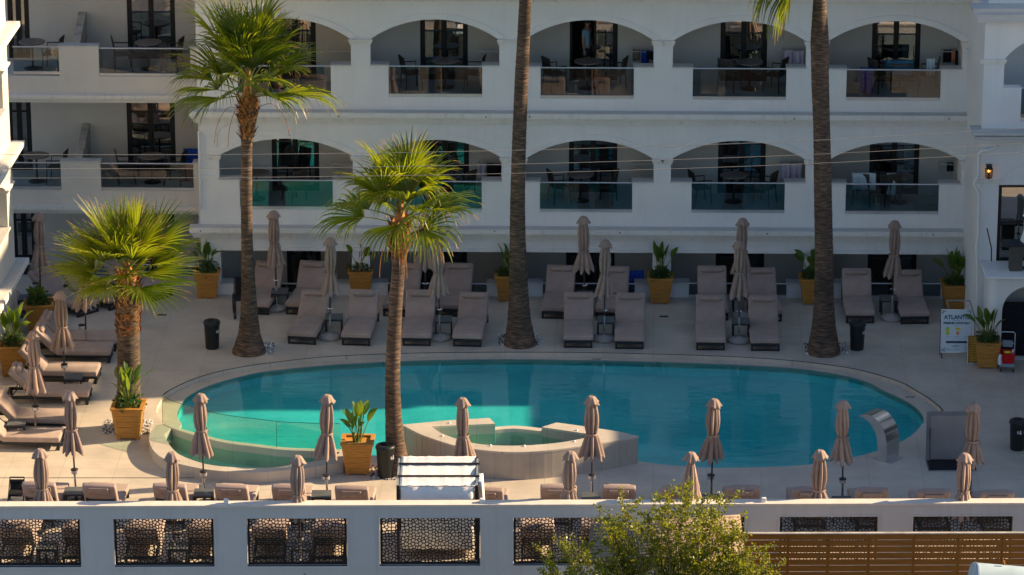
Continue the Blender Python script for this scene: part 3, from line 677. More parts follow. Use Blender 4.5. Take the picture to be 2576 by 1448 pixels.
# low ground floor parapets with rail, left section
m = MB(); mg = HL(160, 669)[1]
for a, b in ((157, 183), (488, 512)):
    m.b2(HL(a, 680)[0], min(xB-0.003, HL(b, 680)[0]), OL+0.05, OL+0.3, -0.6, mg)
m.b2(xA, xB-0.003, OL+0.051, OL+0.299, -0.6, -0.1)
m.build('ground_parapet', M['stucco'], hotel)
railing(hotel, xA, HL(157, 680)[0], -0.1, mg-0.01, OL+0.15); railing(hotel, HL(183, 680)[0], HL(488, 680)[0], -0.1, mg-0.01, OL+0.15)
# sloping partitions
for (fx0, fx1, fy, bx0, bx1, by) in [(181, 198, 112, 197, 217, 30), (189, 204, 402, 206, 226, 310)]:
    a0_, z0_ = HL(fx0, fy); a1_, _ = HL(fx1, fy); b0_, z1_ = FM.hit(bx0, by, DBL); b1_, _ = FM.hit(bx1, by, DBL); zb_ = z0_-0.95
    m = MB(); m.add([(a0_, OL+0.26, zb_), (a1_, OL+0.26, zb_), (b1_, DBL, zb_), (b0_, DBL, zb_), (a0_, OL+0.26, z0_), (a1_, OL+0.26, z0_), (b1_, DBL, z1_), (b0_, DBL, z1_)],
          [(3, 2, 1, 0), (4, 5, 6, 7), (0, 1, 5, 4), (1, 2, 6, 5), (2, 3, 7, 6), (3, 0, 4, 7)]); m.build('partition_wall', M['oldwall'], hotel)
m = MB(); m.tube([(XL-0.08, -0.05+OL-0.9, HL(500, 549)[1]), (XL-0.02, 0.3, H(503, 545)[1]), (XL+0.03, -0.10, H(505, 520)[1]), (XL+0.03, -0.10, H(507, 330)[1])], 0.035, 8)
m.build('downpipe', M['stucco'], hotel)
# right end: downpipe, recess wall, junction box
m = MB(); m.b2(XR-0.004, XR+0.7, 0.45, 0.7, -0.02, ztop); m.build('recess_wall', M['stucco_in'], hotel)
m = MB(); pp = [(2446, -20), (2441, 130), (2440, 165), (2438, 330), (2436, 420), (2432, 500), (2431, 578)]
m.tube([(H(x, y, -0.12)[0], -0.12, H(x, y, -0.12)[1]) for x, y in pp], 0.055, 10)
for y_ in (130, 290, 420, 490): x, z = H(2438, y_, -0.12); m.b2(x-0.08, x+0.08, -0.18, -0.05, z, z+0.07)
m.build('downpipe', M['cornice'], hotel)
m = MB(); x0, z0 = H(2446, 284, 0.25); x1, z1 = H(2469, 257, 0.25); m.b2(x0, x1, 0.25, 0.452, z0, z1); m.build('junction_box', M['stucco_in'], hotel)

# ================================================================== balcony furniture
def chair_proto():
    t = empty('balcony_chair', (0, 0, -50), 0, 'chair', 'chair')
    m = MB(); m.rbox((0, 0, 0.43), (0.44, 0.42, 0.045), 0.02); m.build('seat', M['rattan'], t)
    m = MB(); m.rbox((0, 0.23, 0.66), (0.42, 0.035, 0.44), 0.017, rot=Matrix.Rotation(R(-10), 3, 'X')); m.build('backrest', M['rattan'], t)
    for sx in (-1, 1):
        for sy in (-1, 1):
            m = MB(); m.tube([(sx*0.2, sy*0.19, 0.42), (sx*0.23, sy*0.22, 0)], 0.016, 6); m.build('leg', M['dark'], t)
        m = MB(); m.tube([(sx*0.225, -0.19, 0.42), (sx*0.235, -0.2, 0.64), (sx*0.235, 0.22, 0.66)], 0.016, 6); m.build('armrest', M['dark'], t)
    return t
def rtable_proto():
    t = empty('balcony_table', (0, 0, -50), 0, 'table', 'table')
    m = MB(); m.lathe([(0.33, 0.68), (0.34, 0.69), (0.34, 0.71), (0.32, 0.715)], 24); m.build('table_top', M['tabletop'], t)
    m = MB(); m.tube([(0, 0, 0.68), (0, 0, 0.04)], 0.028, 8); m.lathe([(0.22, 0), (0.22, 0.015), (0.04, 0.05)], 20); m.build('pedestal', M['dark'], t)
    return t
def cloth(name, w_, h_, m_, n=10, amp=0.03, seed=0, par=None, fold=True):
    """thin hanging cloth draped over a bar, local: top at z=0, hanging down both sides"""
    r = random.Random(seed); mb_ = MB(); vs = []; ph = r.uniform(0, 6)
    prof = [(-0.035, -h_)]+[(-0.03, -h_*t) for t in (0.75, 0.5, 0.25)]+[(-0.02, -0.01), (0, 0.012), (0.02, -0.01), (0.03, -h_*0.3), (0.035, -h_*0.55)]
    for i in range(n+1):
        x = -w_/2+w_*i/n
        for (y, z) in prof: vs.append((x*(1-0.05*abs(z)/h_*r.random()), y+amp*math.sin(i*1.3+ph)*min(1, abs(z)/h_), z+r.uniform(-0.01, 0.01)))
    k = len(prof); fs = [(i*k+j, i*k+j+1, (i+1)*k+j+1, (i+1)*k+j) for i in range(n) for j in range(k-1)]
    mb_.add(vs, fs, 0, True); o = mb_.build(name, m_, par)
    md = o.modifiers.new('thick', 'SOLIDIFY'); md.thickness = 0.008
    return o
def rack_proto():
    t = empty('drying_rack', (0, 0, -50), 0, 'rack', 'rack')
    m = MB()
    for q in (0, 1, 2): m.tube([(-0.27, -0.06*q, 0), (0.27, -0.06*q, 0)], 0.006, 5)
    m.build('rails', M['white'], t)
    m = MB(); m.box((-0.27, 0.0, -0.1), (0.02, 0.16, 0.28)); m.build('bracket', M['alu'], t)
    m = MB(); m.box((0.27, 0.0, -0.1), (0.02, 0.16, 0.28)); m.build('bracket', M['alu'], t)
    return t
CH = chair_proto(); TB = rtable_proto(); RK = rack_proto()
for o in (CH,): o['group'] = 'chairs on the hotel balconies'
TB['group'] = 'round tables on the hotel balconies'; RK['group'] = 'wall drying racks on the balconies'
FLN = {2: 'upper', 1: 'middle'}
ORD = ['leftmost', 'second', 'third', 'fourth', 'rightmost']
def bal(fl, px, off): # world position on a balcony floor
    x, _ = H(px, 200, off); p = FM.m @ Vector((x, off, zf[fl])); return p
BN = lambda fl, i: f'{ORD[i]} {FLN[fl]} arched balcony'
lay = {(2, 0): dict(t=[700], c=[(650, 60, 'black')]), (2, 1): dict(t=[1120], c=[(1035, -70, ''), (1192, 80, '')]),
       (2, 2): dict(t=[1478], c=[(1395, -60, ''), (1548, 70, '')]), (2, 3): dict(t=[1885], c=[(1835, -30, ''), (1950, 60, '')]),
       (2, 4): dict(t=[2262], c=[(2215, -60, ''), (2335, 80, '')]), (1, 0): dict(t=[640], c=[(735, 40, '')]),
       (1, 1): dict(t=[1100], c=[(1165, 50, '')]), (1, 2): dict(t=[1462], c=[(1408, -70, ''), (1528, 75, '')]),
       (1, 3): dict(t=[1850], c=[(1766, -70, ''), (1930, 60, '')]), (1, 4): dict(t=[2272], c=[(2180, -20, ''), (2248, 15, '')])}
for (fl, i), d in lay.items():
    for px in d['t']: place(TB, bal(fl, px, 1.1), 0, f'small round table on the {BN(fl, i)}')
    for j, (px, rz, _n) in enumerate(d['c']):
        side = 'left' if j == 0 else 'right'
        place(CH, bal(fl, px, 0.95), R(rz)+PI, f'dark armchair to the {side} of the table on the {BN(fl, i)}' if len(d['c']) > 1 else f'dark armchair beside the table on the {BN(fl, i)}')
rx = {(2, 0): 855, (2, 1): 1228, (2, 2): 1617, (2, 3): 1995, (2, 4): 2397, (1, 0): 860, (1, 1): 1233, (1, 2): 1620, (1, 3): 1990, (1, 4): 2390}
ry = {2: 128, 1: 412}
cl_at = {(2, 2): [('laundry', 0.18, 0.26, 'tabletop', -0.16, 'beige cloth'), ('laundry', 0.2, 0.36, 'blue', 0.06, 'deep blue cloth'), ('laundry', 0.18, 0.2, 'black', 0.18, 'black cloth')],
         (2, 3): [('towel', 0.27, 0.42, 'pink', -0.14, 'left lilac towel'), ('towel', 0.27, 0.42, 'pink', 0.14, 'right lilac towel')],
         (2, 4): [('laundry', 0.22, 0.3, 'black', -0.13, 'black cloth'), ('laundry', 0.12, 0.28, 'orange', 0.02, 'orange cloth'), ('laundry', 0.2, 0.34, 'black', 0.15, 'longer black cloth')],
         (1, 1): [('towel', 0.2, 0.42, 'pink', -0.2, 'pale lilac towel'), ('towel', 0.36, 0.36, 'black', 0.1, 'wide black towel')],
         (1, 3): [('towel', 0.27, 0.44, 'pink', -0.15, 'left pale lilac towel'), ('towel', 0.27, 0.44, 'pink', 0.13, 'right pale lilac towel')],
         (1, 4): [('laundry', 0.2, 0.2, 'black', 0.02, 'black cloth'), ('laundry', 0.14, 0.17, 'teal', 0.15, 'small teal cloth')]}
for key, px in rx.items():
    fl, i = key; x, z = H(px, ry[fl], 1.45); p = FM.m @ Vector((x, 1.45, z))
    place(RK, p, FM.rot, f'thin wall drying rack at the right of the {BN(fl, i)}')
    for j, (nm, w_, h_, m_, dx, ds) in enumerate(cl_at.get(key, [])):
        o = cloth(nm, w_, h_, M[m_], seed=j+i*7+fl); q = FM.m @ Vector((x+dx, 1.45-0.06*(j % 3), z+0.006)); o.location = q; o.rotation_euler = (0, 0, FM.rot)
        tag(o, f'{ds} hanging on the drying rack of the {BN(fl, i)}', nm)
# cloths over furniture
def over(px, off, fl, w_, h_, m_, zh, label, seed, nm='towel', rz=0):
    p = bal(fl, px, off); o = cloth(nm, w_, h_, M[m_], seed=seed, amp=0.05); o.location = p+Vector((0, 0, zh)); o.rotation_euler = (0, 0, FM.rot+rz); tag(o, label, nm)
over(2180, 0.55, 2, 0.34, 0.62, 'blue', 0.70, 'deep blue towel hung behind the glass of the rightmost upper balcony', 3)
over(2262, 1.02, 2, 0.7, 0.34, 'teal', 0.76, 'teal cloth covering the table of the rightmost upper balcony', 4, 'tablecloth')
over(2340, 0.72, 2, 0.2, 0.4, 'towelw', 0.9, 'pale striped towel over the right chair of the rightmost upper balcony', 5)
over(2180, 0.70, 1, 0.6, 0.42, 'towelw', 0.88, 'large white towel over the left chair of the rightmost middle balcony', 6)
over(2250, 0.75, 1, 0.24, 0.55, 'towelw', 0.86, 'narrow white towel over the right chair of the rightmost middle balcony', 7)
# left section furniture
def ball(fl, px, off): x, _ = HL(px, 200); return FM.m @ Vector((x, OL+off, zl[fl]))
for fl, n_ in ((2, 'upper'), (1, 'middle')):
    place(TB, ball(fl, 70, 1.0), 0, f'small round table on the far left {n_} balcony in the recess')
    place(CH, ball(fl, 122, 0.9), R(80)+PI, f'dark armchair on the far left {n_} balcony in the recess')
    place(TB, ball(fl, 365, 1.0), 0, f'small round table on the wide {n_} balcony beside the tall palm')
    place(CH, ball(fl, 300, 0.9), R(-80)+PI, f'dark armchair left of the table on the wide {n_} recessed balcony')
    place(CH, ball(fl, 425, 0.9), R(75)+PI, f'dark armchair right of the table on the wide {n_} recessed balcony')
x, z = FM.hit(482, 376, OL+1.2); o = cloth('towel', 0.42, 0.4, M['blue'], seed=9); o.location = FM.m @ Vector((x, OL+1.2, z)); tag(o, 'dark blue towel hanging at the right end of the middle recessed balcony', 'towel')
x, z = FM.hit(470, 405, OL+1.1); o = cloth('towel', 0.3, 0.7, M['orange'], seed=10); o.location = FM.m @ Vector((x, OL+1.1, z-0.1)); tag(o, 'red towel hanging below the dark blue towel on the middle recessed balcony', 'towel')
# blue towel on ground floor railing
x, z = H(1595, 683, 0.4); o = cloth('towel', 0.5, 0.55, M['blue'], seed=12); o.location = FM.m @ Vector((x, 0.4, z)); tag(o, 'blue towel hanging in the ground floor loggia beside a planter', 'towel')

# ================================================================== LEFT WING
FW = Frame((G(45, 815).x, -2.9, 0), R(-93.3))   # local +x runs toward the camera, local -y faces the pool (+X world)
wing = empty('hotel_wing', FW.loc, FW.rot, 'sunlit white hotel wing with ledges cut by the left edge of the photo', 'building')
# local frame: x along wall toward camera, y<0 = outside (+X world)?
lev = [1.55, 4.55, 7.55, 10.5]
mb = MB(); hs = []
for k, zc in enumerate([-1.4]+lev[:3]):
    za = zc+2.55; zp = zc+1.15
    for q in range(3):
        xa = 0.75+q*3.8; xb = xa+3.1; h = 0.45; wd = xb-xa; rad = (h*h+wd*wd/4)/(2*h); cx = (xa+xb)/2; cz = za-rad; a0 = math.asin((wd/2)/rad)
        arc = [(cx+rad*math.sin(a0*(1-2*i/12)), cz+rad*math.cos(a0*(1-2*i/12))) for i in range(13)]
        if k == 0: continue
        hs.append([Vector(p) for p in [(xa, zp), (xb, zp)]+arc])
wallplate(mb, [Vector(p) for p in [(0, -0.3), (11.8, -0.3), (11.8, 11), (0, 11)]], 0, 0.3, hs)
mb.b2(0, 0.3, 0.3, 6, -0.3, 11); mb.b2(0.3, 11.8, 1.9, 2.0, -0.3, 11)
for zc in lev: mb.b2(0.3, 11.8, 0.3, 1.9, zc-0.2, zc)
mb.build('facade_wall', M['stucco_w'], wing)
for zc in lev:
    m = MB(); m.b2(-0.28, 11.8, -0.30, 0, zc-0.02, zc+0.10); m.b2(-0.2, 11.8, -0.2, 0, zc-0.12, zc-0.02); m.b2(-0.1, 11.8, -0.1, 0, zc-0.22, zc-0.12)
    m.b2(-0.27, 0, 0, 3, zc-0.021, zc+0.099)
    m.b2(-0.24, 11.75, -0.26, -0.001, zc+0.1, zc+0.112, 1); m.build('cornice', [M['cornice'], M['ledge']], wing)
    for q in range(3):
        xa = 0.75+q*3.8; xb = xa+3.1
        if zc < 10: 
            m = MB(); m.b2(xa-0.04, xb+0.04, -0.06, 0.33, zc+1.15, zc+1.2); m.build('parapet_cap', M['ledge'], wing)
    for q in range(4):
        m = MB(); xa = 0.75+q*3.8-0.35
        m.box((xa, 0.1, zc+2.13), (0.82, 0.34, 0.05)); m.box((xa, 0.1, zc+2.08), (0.76, 0.28, 0.04)); m.build('capital', M['cornice'], wing)

for ch in wing.children:   # the wing was laid out with its outside on -y: mirror it so that it faces the pool
    ch.data.transform(Matrix.Diagonal((1, -1, 1, 1))); ch.data.flip_normals()

# ================================================================== RIGHT BUILDING
FR = Frame((0, -4.4, 0), 0)
rb = empty('restaurant_building', (G(2500, 868).x, -4.4, 0), 0, 'white stucco building with lantern and terrace at the right edge', 'building')
RO = rb.location.x
def HR(px, py, off=0): x, z = FR.hit(px, py, off); return x-RO, z
xe = 14.2-RO
m = MB()
x0 = HR(2474, 200)[0]; zt = HR(2500, 30)[1]; zb_ = HR(2500, 345)[1]
ax0, zsp = HR(2527, 150); _, zap = HR(2640, 88); ax1 = ax0+2.4; zpp = HR(2540, 222)[1]; gx = HR(2570, 222)[0]; zgb = HR(2570, 305)[1]
h = zap-zsp; wd = ax1-ax0; rad = (h*h+wd*wd/4)/(2*h); cx = (ax0+ax1)/2; cz = zap-rad; a0 = math.asin(min(1, (wd/2)/rad))
arc = [(cx+rad*math.sin(a0*(1-2*i/16)), cz+rad*math.cos(a0*(1-2*i/16))) for i in range(17)]
wallplate(m, [Vector(p) for p in [(x0, zb_), (xe, zb_), (xe, zt), (x0, zt)]], 0, 0.3, [[Vector(p) for p in [(ax0, zpp), (gx, zpp), (gx, zgb), (ax1-0.3, zgb), (ax1-0.3, zpp), (ax1, zpp)]+arc]])
m.b2(x0, x0+0.3, 0.3, 4.5, zb_, zt); m.b2(x0+0.3, xe, 2.0, 2.1, zb_, zt)
x0u = HR(2492, 10)[0]; m.b2(x0u, xe, 0.4, 0.7, zt+0.1, zt+3)
m.build('upper_wall', M['stucco'], rb)
m = MB(); xg = HR(2447, 40)[0]; m.b2(xg, xe, -0.12, 0.45, zt-0.02, zt+0.1); m.b2(xg+0.1, xe, -0.2, -0.12, zt-0.22, zt-0.02); m.build('gutter_ledge', M['ledge'], rb)
m = MB(); m.box((ax0-0.27, -0.01, zsp-0.02), (0.64, 0.12, 0.06)); m.box((ax0-0.27, -0.005, zsp-0.075), (0.6, 0.08, 0.05)); m.build('capital', M['cornice'], rb)
railing(rb, gx+0.002, ax1-0.302, zgb, zpp-0.02, 0.08)
# ledge between storeys
za = HR(2500, 336, -0.4)[1]; zc = HR(2500, 356, -0.4)[1]; xl_ = HR(2447, 345, -0.4)[0]
m = MB(); m.b2(xl_, xe, -0.4, 0.3, za-0.06, za); m.b2(xl_+0.08, xe, -0.34, 0.29, zc, za-0.1); m.b2(xl_+0.15, xe, -0.28, 0.29, za-0.1, za-0.06); m.build('ledge', M['ledge'], rb)
# lower wall
x0 = HR(2466, 500)[0]; zb2 = HR(2500, 668)[1]; wx = HR(2513, 465)[0]; wz = HR(2520, 466)[1]; wz0 = zb2+0.05
m = MB(); wallplate(m, [Vector(p) for p in [(x0, -0.02), (xe, -0.02), (xe, zc), (x0, zc)]], 0, 0.3, [[Vector(p) for p in [(wx, wz0), (xe-0.3, wz0), (xe-0.3, wz), (wx, wz)]]])
m.b2(x0, x0+0.3, 0.3, 4.4, -0.02, zc); m.build('lower_wall', M['stucco'], rb)
m = MB(); c0 = HR(2460, 452)[0]; c1 = HR(2517, 452)[0]; zc1 = HR(2490, 452)[1]; m.b2(c0, c1, -0.07, 0.0, zc1-0.05, zc1); m.b2(c0+0.03, c1-0.03, -0.045, 0.0, zc1-0.1, zc1-0.05); m.build('capital', M['cornice'], rb)
m = MB(); a_ = [HR(2515, 449), HR(2535, 432), HR(2556, 420), HR(2576, 413), HR(2620, 405)]; m.tube([(p[0], -0.006, p[1]) for p in a_], 0.014, 5); m.build('arch_moulding', M['stucco'], rb)
m = MB(); t = 0.09
m.b2(wx, wx+t, 0.1, 0.2, wz0, wz); m.b2(wx+t, xe-0.3, 0.1, 0.2, wz-t, wz); m.b2(wx+t, xe-0.3, 0.1, 0.2, wz0, wz0+t); m.b2(wx+0.95, wx+1.05, 0.1, 0.2, wz0+t, wz-t); m.b2(wx+t, wx+0.95, 0.1, 0.2, wz-1.0, wz-0.94)
wd_ = m.build('window', M['frame'], rb); m = MB(); m.b2(wx+t, xe-0.3, 0.14, 0.15, wz0+t, wz-t); m.build('glass', M['doorglass'], wd_)
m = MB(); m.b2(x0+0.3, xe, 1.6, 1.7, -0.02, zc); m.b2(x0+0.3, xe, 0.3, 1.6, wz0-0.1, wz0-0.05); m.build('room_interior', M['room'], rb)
# terrace block with arched door
offT = -1.15
tl = HR(2488, 760, offT)[0]; ztp = HR(2500, 699, offT)[1]; zlip = ztp
ax, _ = HR(2520, 805, offT); _, azt = HR(2582, 722, offT); r_ = 0.62
acx = ax+r_; azc = azt-r_
arc = [(acx+r_*math.cos(PI*i/16), azc+r_*math.sin(PI*i/16)) for i in range(17)]
m = MB(); wallplate(m, [Vector(p) for p in [(tl+0.2, 0.0), (xe, 0.0), (xe, ztp), (tl+0.2, ztp)]], offT, offT+0.25, [[Vector(p) for p in [(ax, 0.01), (acx+r_, 0.01)]+arc]])
cv = [(tl+0.2-0.2*math.sin(PI/2*i/6), offT+0.2-0.2*math.cos(PI/2*i/6)) for i in range(7)]
slab(m, [Vector(p) for p in [(tl+0.2, offT+0.3)]+[(tl+0.2, offT+0.001)]+cv[1:]+[(tl, -0.002), (tl+0.2, -0.002)]], 0.0, ztp-0.001)
m.b2(tl+0.2, xe, offT+0.9, offT+0.95, 0, ztp); m.build('terrace_wall', M['stucco'], rb)
m = MB(); m.rbox(((tl+xe)/2-0.06, (offT-0.1)/2-0.03, ztp+0.03), (xe-tl+0.12, -offT+0.16, 0.06), 0.025, 2)
m.build('terrace_slab', M['stucco'], rb)
m = MB(); m.b2(ax+0.02, acx+r_-0.02, offT+0.3, offT+0.36, 0.01, azc+0.12); m.build('door', M['black'], rb)
# downpipe of right building
m = MB(); P_ = [(2506, 364), (2505, 371), (2495, 377), (2470, 381), (2462, 386), (2461, 440), (2460, 447), (2452, 455), (2451, 466), (2459, 478), (2462, 490), (2461, 590), (2456, 620), (2457, 640), (2459, 700), (2458, 800), (2456, 905)]
m.tube([(HR(x, y, -0.14)[0], -0.14, HR(x, y, -0.14)[1]) for x, y in P_], 0.036, 8); m.build('downpipe', M['cornice'], rb)
# stair rail rods
m = MB(); a_ = [HR(2483, 575, -0.5), HR(2494, 625, -0.5), HR(2494, 658, -0.5)]; m.tube([(p[0], -0.5, p[1]) for p in a_], 0.015, 6); m.build('handrail', M['dark'], rb)
# stair rail gate near planter
sr = empty('stair_railing', G(2430, 880), 0, 'thin grey metal stair railing behind the white menu sign', 'railing')
m = MB(); q0 = sr.location
pl_ = [(2382, 757), (2440, 757)], [(2382, 757), (2392, 798)], [(2392, 798), (2441, 798)], [(2440, 757), (2452, 798)], [(2452, 798), (2452, 870)]
Fsr = Frame((0, q0.y, 0), 0)
for a, b in pl_:
    p = Fsr.hit(*a); q = Fsr.hit(*b); m.tube([(p[0]-q0.x, 0, p[1]), (q[0]-q0.x, 0, q[1])], 0.014, 6)
m.tube([(Fsr.hit(2392, 798)[0]-q0.x, 0, Fsr.hit(2392, 798)[1]), (Fsr.hit(2392, 798)[0]-q0.x, 0, 0)], 0.014, 6)
m.build('rail', M['greypl'], sr)
# lantern
lx, lz = FR.hit(2488, 433, -0.12)
la = empty('wall_lantern', (lx, -4.4-0.12, lz), 0, 'lit black wall lantern with amber bulb at the right edge', 'lantern')
m = MB(); m.box((0, 0.03, 0.13), (0.13, 0.18, 0.07)); m.lathe([(0.10, 0.085), (0.05, 0.11), (0.0, 0.115)], 4, sm=False); m.lathe([(0.1, 0.07), (0.1, 0.085)], 4, sm=False); m.lathe([(0.075, -0.16), (0.075, -0.145)], 4, sm=False)
for a in range(4):
    t = a*PI/2; m.tube([(0.092*math.cos(t), 0.092*math.sin(t), 0.07), (0.07*math.cos(t), 0.07*math.sin(t), -0.15)], 0.009, 5)
m.build('frame', M['dark'], la)
m = MB(); m.lathe([(0.0, -0.02), (0.025, 0.0), (0.03, 0.02), (0.018, 0.05), (0, 0.06)], 10); m.build('bulb', M['lamp'], la)
m = MB(); m.lathe([(0.066, -0.145), (0.088, 0.07)], 4, sm=False, cap=False); m.build('glass', M['lampgl'], la)
# table on terrace + items
tt = empty('terrace_table', (FR.hit(2545, 640, -0.7)[0], -5.1, ztp+0.06), 0, 'dark bar table with bottle on the right terrace', 'table')
m = MB(); m.box((0.1, 0, 0.66), (0.75, 0.5, 0.04)); m.build('table_top', M['dark'], tt); m = MB(); m.box((0.1, 0, 0.32), (0.3, 0.3, 0.64)); m.build('base', M['room'], tt)
# folded white umbrella on terrace edge
# offscreen mass of right wing (casts the big shade)
cw = empty('side_hotel_block', (14.3, -3, 0), 0, 'stepped white hotel block beyond the right edge', 'building')
m = MB()
for (ya, yb, hh) in [(-14.9, -9.6, 6.9), (-9.6, -3.7, 6.8), (-3.7, -3.1, 10.2), (-3.1, -1.6, 12.6), (-1.6, 0.2, 13.8), (0.2, 8, 16.2)]:
    m.b2(0, 7, ya+3, yb+3-0.001, -3.6, hh)
m.build('wall', M['stucco'], cw)
for (ya, yb, hh) in [(-14.5, -4.8, 6.9), (0.4, 7.6, 16)]:
    for z in range(1, int(hh), 3):
        y = ya+0.8
        while y < yb-1.2:
            m2 = MB(); m2.b2(-0.03, -0.002, y+3, y+4.1, z, z+1.6); m2.build('window', M['frame'], cw); y += 2.4

# ================================================================== FRONT WALL WITH SCREENS
FF = Frame((0, -19.1, 0), R(0.5))
fw = empty('terrace_wall', FF.loc, FF.rot, 'long white terrace parapet wall with eight patterned screens', 'wall')
HF = lambda px, py, off=0: FF.hit(px, py, off)
zt = HF(1288, 1274)[1]; fx0 = HF(-300, 1300)[0]; fx1 = HF(2900, 1300)[0]
ops = [(-50, 202), (286, 538), (621, 873), (955, 1208), (1291, 1543), (1627, 1873), (1961, 2208), (2296, 2547)]
zo1 = HF(1288, 1303)[1]; zo0 = HF(1288, 1423)[1]
hs = []
for a, b in ops: xa = HF(a, 1350)[0]; xb = HF(b, 1350)[0]; hs.append((xa, xb))
m = MB(); wallplate(m, [Vector(p) for p in [(fx0, -3.6), (fx1, -3.6), (fx1, zt), (fx0, zt)]], 0, 0.22, [[Vector(p) for p in [(a, zo0), (b, zo0), (b, zo1), (a, zo1)]] for a, b in hs])
m.build('wall', M['wallwhite'], fw)
m = MB(); m.b2(fx0, fx1, -0.03, 0.25, zt, zt+0.045); m.build('coping', M['walltop'], fw)
for a, b in hs:
    m = MB(); m.b2(a-0.05, b+0.05, -0.02, 0.05, zo0-0.05, zo0); m.b2(a-0.05, a, -0.012, 0.0, zo0, zo1+0.04); m.b2(b, b+0.05, -0.012, 0.0, zo0, zo1+0.04); m.b2(a, b, -0.012, 0.0, zo1, zo1+0.04); m.build('opening_frame', M['wallwhite'], fw)
def voronoi_mesh(w_, h_, seed, cell=0.068, bar=0.0078):
    r = random.Random(seed); nx = int(w_/cell); ny = int(h_/cell); P = {}
    for i in range(-2, nx+2):
        for j in range(-2, ny+2): P[(i, j)] = ((i+0.5+r.uniform(-0.36, 0.36))*w_/nx, (j+0.5+(0.5 if i % 2 else 0)*0.6+r.uniform(-0.34, 0.34))*h_/ny)
    mb_ = MB()
    for i in range(-1, nx+1):
        for j in range(-1, ny+1):
            cx, cy = P[(i, j)]; poly = [(cx-0.2, cy-0.2), (cx+0.2, cy-0.2), (cx+0.2, cy+0.2), (cx-0.2, cy+0.2)]
            def clip(poly, a, b, c):
                out = []
                for q in range(len(poly)):
                    p, s_ = poly[q], poly[(q+1) % len(poly)]; dp = a*p[0]+b*p[1]-c; ds = a*s_[0]+b*s_[1]-c
                    if dp <= 0: out.append(p)
                    if (dp < 0) != (ds < 0) and dp != ds: t = dp/(dp-ds); out.append((p[0]+(s_[0]-p[0])*t, p[1]+(s_[1]-p[1])*t))
                return out
            hole_ = list(poly)
            for di in (-2, -1, 0, 1, 2):
                for dj in (-2, -1, 0, 1, 2):
                    q = P.get((i+di, j+dj))
                    if q is None or (di == 0 and dj == 0): continue
                    a = q[0]-cx; b = q[1]-cy; L_ = math.hypot(a, b); a /= L_; b /= L_; c = a*(cx+q[0])/2+b*(cy+q[1])/2
                    if poly: poly = clip(poly, a, b, c)
            for (a, b, c) in ((-1, 0, 0), (1, 0, w_), (0, -1, 0), (0, 1, h_)):
                if poly: poly = clip(poly, a, b, c)
            if len(poly) < 3: continue
            # rounded inner hole: inset toward centroid by bar
            k = len(poly); gx_ = sum(p[0] for p in poly)/k; gy_ = sum(p[1] for p in poly)/k
            dmin = min(abs((poly[(q+1) % k][0]-poly[q][0])*(poly[q][1]-gy_)-(poly[q][0]-gx_)*(poly[(q+1) % k][1]-poly[q][1]))/max(1e-6, math.hypot(poly[(q+1) % k][0]-poly[q][0], poly[(q+1) % k][1]-poly[q][1])) for q in range(k))
            if dmin < bar*1.3: 
                mb_.add([(p[0], 0, p[1]) for p in poly], [tuple(range(k))]); continue
            s_ = 1-bar/dmin
            inn_ = [(gx_+(p[0]-gx_)*s_, gy_+(p[1]-gy_)*s_) for p in poly]
            vs = [(p[0], 0, p[1]) for p in poly]+[(p[0], 0, p[1]) for p in inn_]+[(p[0], 0.012, p[1]) for p in inn_]+[(p[0], 0.012, p[1]) for p in poly]
            mb_.add(vs, [(q, (q+1) % k, k+(q+1) % k, k+q) for q in range(k)]+[(k+q, k+(q+1) % k, 2*k+(q+1) % k, 2*k+q) for q in range(k)]+[(2*k+q, 2*k+(q+1) % k, 3*k+(q+1) % k, 3*k+q) for q in range(k)])
    return mb_
PW = hs[1][1]-hs[1][0]-0.03; PH = zo1-zo0-0.02
vmA = voronoi_mesh(PW-0.06, PH-0.06, 5).build('screen_panel', M['screen'], fw); vmB = voronoi_mesh(PW-0.06, PH-0.06, 8).build('screen_panel', M['screen'], fw)
vms = [vmA, vmB]+[voronoi_mesh(PW-0.06, PH-0.06, 20+q).build('screen_panel', M['screen'], fw) for q in range(6)]
for i, (a, b) in enumerate(hs):
    o = vms[i]
    o.location = (a+0.045, 0.10, zo0+0.04); o.scale = ((b-a-0.09)/(PW-0.06), 1, 1)
    m = MB(); m.b2(a+0.01, a+0.046, 0.08, 0.12, zo0+0.005, zo1-0.005); m.b2(b-0.046, b-0.01, 0.08, 0.12, zo0+0.005, zo1-0.005); m.b2(a+0.046, b-0.046, 0.08, 0.12, zo0+0.005, zo0+0.042); m.b2(a+0.046, b-0.046, 0.08, 0.12, zo1-0.03, zo1-0.005); m.build('screen_frame', M['screen'], fw)
for px in (569, 1213, 1921):
    x, z = HF(px, 1262, 0.1); m = MB(); m.rbox((x, 0.1, zt+0.045+0.045), (0.10, 0.10, 0.09), 0.01, 2); m.build('coping_lamp', M['white'], fw)

